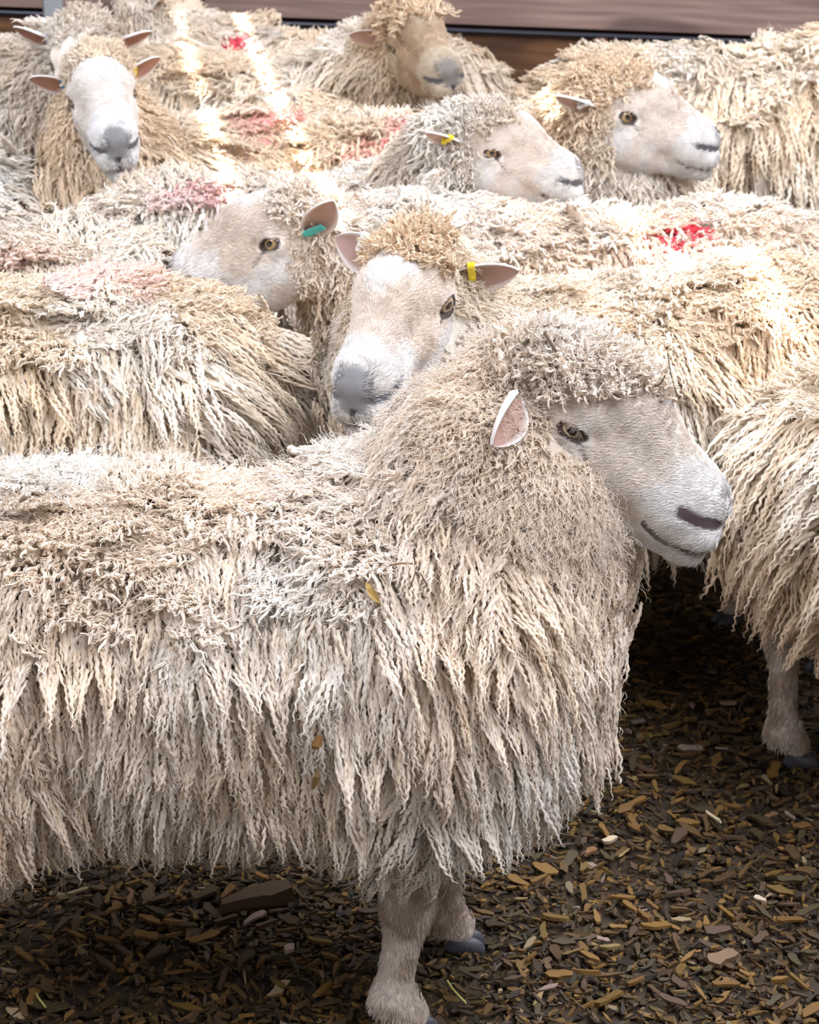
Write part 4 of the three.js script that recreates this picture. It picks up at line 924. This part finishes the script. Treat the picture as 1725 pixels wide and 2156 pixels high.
// ------------------------------------------------------------------ straw, twigs and leaves
M.straw = new THREE.MeshStandardMaterial({ name: 'straw', color: new THREE.Color().setRGB(0.55, 0.47, 0.14), roughness: 0.6 });
M.twig = new THREE.MeshStandardMaterial({ name: 'twig', color: new THREE.Color().setRGB(0.13, 0.085, 0.05), roughness: 0.8 });
M.twigPale = new THREE.MeshStandardMaterial({ name: 'dry_stalk', color: new THREE.Color().setRGB(0.34, 0.22, 0.12), roughness: 0.8 });
M.leaf = new THREE.MeshStandardMaterial({ name: 'dead_leaf', color: new THREE.Color().setRGB(0.34, 0.19, 0.07), roughness: 0.7, side: THREE.DoubleSide });
function stalk(name, label, cat, mat, pts, r) {
  const g = new THREE.TubeGeometry(new THREE.CatmullRomCurve3(pts.map((p) => V(...p))), 14, r, 5), m = shade(new THREE.Mesh(g, mat)), c = V(...pts[0]);
  g.translate(-c.x, -c.y, -c.z); m.position.copy(c); m.name = numbered(name); tag(m, label, cat); scene.add(m); return m;
}
function leafBlade(name, label, cat, mat, at, ang, len, wid, n) {
  const s = new THREE.Shape(); s.moveTo(0, 0); s.bezierCurveTo(wid, len * 0.25, wid * 0.8, len * 0.75, 0, len); s.bezierCurveTo(-wid * 0.7, len * 0.7, -wid, len * 0.3, 0, 0);
  const g = new THREE.ExtrudeGeometry(s, { depth: 0.0007, bevelEnabled: false, steps: 1, curveSegments: 6 }), p = g.attributes.position;
  for (let i = 0; i < p.count; i++) p.setZ(i, p.getZ(i) + 0.25 * p.getX(i) * p.getX(i) / wid + Math.sin(p.getY(i) / len * 3.1) * len * 0.12);
  g.computeVertexNormals();
  const m = shade(new THREE.Mesh(g, mat)); m.name = numbered(name);
  const z = n.clone(), y = V(Math.cos(ang), Math.sin(ang), 0).addScaledVector(z, -V(Math.cos(ang), Math.sin(ang), 0).dot(z)).normalize(), x = V(0, 0, 0).crossVectors(y, z);
  m.applyMatrix4(new THREE.Matrix4().makeBasis(x, y, z).setPosition(at)); tag(m, label, cat); scene.add(m);
}
stalk('straw_blade', 'short yellow green straw curving behind the near front leg', 'straw', M.straw, [[0.062, 0.018, -2.60], [0.060, 0.022, -2.575], [0.068, 0.018, -2.545]], 0.0014);
stalk('straw_blade', 'yellow straw blade lying right of the near hoof', 'straw', M.straw, [[0.046, 0.018, -2.262], [0.054, 0.022, -2.235], [0.068, 0.018, -2.215]], 0.0015);
stalk('straw_blade', 'yellow straw blade in the lower left corner of the bedding', 'straw', M.straw, [[-0.452, 0.018, -2.235], [-0.447, 0.022, -2.220], [-0.436, 0.018, -2.206]], 0.0015);
// bits caught in the wool: found by walking in from the side until the fleece is met
function onFleece(k, x, y, z0, off) {
  const { root, fAll, inv } = flock[k], d = V(0, -0.36, -0.93), p = V(x, y, -z0 * 0).set(x, y, z0), l = V(0, 0, 0);
  for (let i = 0; i < 80; i++) { l.copy(p).applyMatrix4(inv); const s = fAll(l.x, l.y, l.z) - off; if (s < 0.0008) break; p.addScaledVector(d, Math.max(0.0006, s * 0.7)); }
  const e = 0.004, f = (a, b, c) => fAll(l.x + a, l.y + b, l.z + c), n = V(f(e, 0, 0) - f(-e, 0, 0), f(0, e, 0) - f(0, -e, 0), f(0, 0, e) - f(0, 0, -e)).normalize().applyQuaternion(root.quaternion);
  return { p, n };
}
const bits = [
  ['twig', 'short brown twig lying level on the front ewe, top of the bits at her shoulder', -0.009, 0.70, 12, 0.026, 0.0013, M.twigPale],
  ['twig', 'thin upright stalk below the level twig at her shoulder', 0.004, 0.685, 68, 0.026, 0.0008, M.twig],
  ['twig', 'thin stalk leaning left at her shoulder, rightmost of the bits', 0.016, 0.68, 110, 0.022, 0.0008, M.twig],
  ['twig', 'fine dark twig standing in the neck wool above her chest', 0.087, 0.587, 60, 0.026, 0.0008, M.twig],
  ['twig', 'fine dark stalk hanging in the flank wool at the left', -0.33, 0.446, 86, 0.034, 0.0009, M.twig],
  ['twig', 'dark stalk slanting down in the wool of her breast', 0.164, 0.489, -28, 0.024, 0.0014, M.twig],
];
for (const [name, label, x, y, a, len, r, mat] of bits) {
  const { p, n } = onFleece(0, x, y, -1.95, 0.034), t = V(Math.cos(a * RAD), Math.sin(a * RAD), 0); t.addScaledVector(n, -t.dot(n)).normalize();
  const at = (s, o) => p.clone().addScaledVector(t, s * len).addScaledVector(n, o).toArray();
  stalk(name, label, 'twig', mat, [at(-0.5, -0.002), at(-0.1, 0.002), at(0.5, 0.0)], r);
}
const leaves = [
  ['dead_leaf', 'curled golden dead leaf caught in the wool at the base of the neck', -0.046, 0.68, -50, 0.030, 0.006, [0.48, 0.30, 0.08]],
  ['dead_leaf', 'small torn orange brown leaf on the front ewe\'s shoulder', -0.103, 0.486, 70, 0.022, 0.008, [0.42, 0.22, 0.07]],
  ['dead_leaf', 'narrow brown leaf strip hanging just below the torn leaf', -0.099, 0.462, -105, 0.026, 0.006, [0.26, 0.16, 0.06]],
  ['dead_leaf', 'long dark leaf strip hanging in the wool behind the foreleg', -0.037, 0.489, -112, 0.034, 0.0045, [0.13, 0.11, 0.06]],
  ['dead_leaf', 'tiny dark flake low on the fleece near the hem', -0.241, 0.358, 10, 0.012, 0.004, [0.10, 0.08, 0.05]],
  ['dead_leaf', 'tiny dark flake on the flank at the left', -0.308, 0.378, 80, 0.010, 0.004, [0.14, 0.12, 0.05]],
];
for (const [name, label, x, y, a, len, w, c] of leaves) { const { p, n } = onFleece(0, x, y, -1.95, 0.03); leafBlade(name, label, 'leaf', new THREE.MeshStandardMaterial({ color: new THREE.Color().setRGB(...c), roughness: 0.75, side: THREE.DoubleSide }), p, a * RAD, len, w, n); }
// on the topknot of the front ewe
stalk('twig', 'thick short twig on the crown of the front ewe', 'twig', M.twig, [[0.146, 0.846, -2.262], [0.152, 0.838, -2.25], [0.158, 0.829, -2.245]], 0.0019);
stalk('twig', 'thin straight twig on the forelock above her eye', 'twig', M.twig, [[0.226, 0.792, -2.245], [0.238, 0.798, -2.240], [0.250, 0.805, -2.240]], 0.0009);
stalk('twig', 'thin forked twig at the front of the forelock', 'twig', M.twig, [[0.262, 0.790, -2.245], [0.270, 0.793, -2.240], [0.276, 0.804, -2.240]], 0.0009);
stalk('twig', 'long fine stalk hanging over the forehead edge', 'twig', M.twig, [[0.280, 0.822, -2.262], [0.284, 0.800, -2.255], [0.291, 0.778, -2.258]], 0.0008);
{
  const { p, n } = onFleece(7, -0.451, 0.634, -4.0, 0.03), q = (a, b) => [p.x + a, p.y + b, p.z + 0.006];
  stalk('twig', 'forked dark twig in the wool beside the white-faced sheep', 'twig', M.twig, [q(-0.03, 0.03), q(-0.004, 0.004), q(0, -0.04)], 0.0022);
  const w = onFleece(14, -0.642, 0.631, -3.3, 0.03).p;
  stalk('twig', 'dark stalk lying on the whitish rump at the left edge', 'twig', M.twig, [[w.x - 0.02, w.y + 0.012, w.z + 0.004], [w.x, w.y, w.z + 0.006], [w.x + 0.02, w.y - 0.016, w.z + 0.006]], 0.0016);
}

renderer.render(scene, camera);
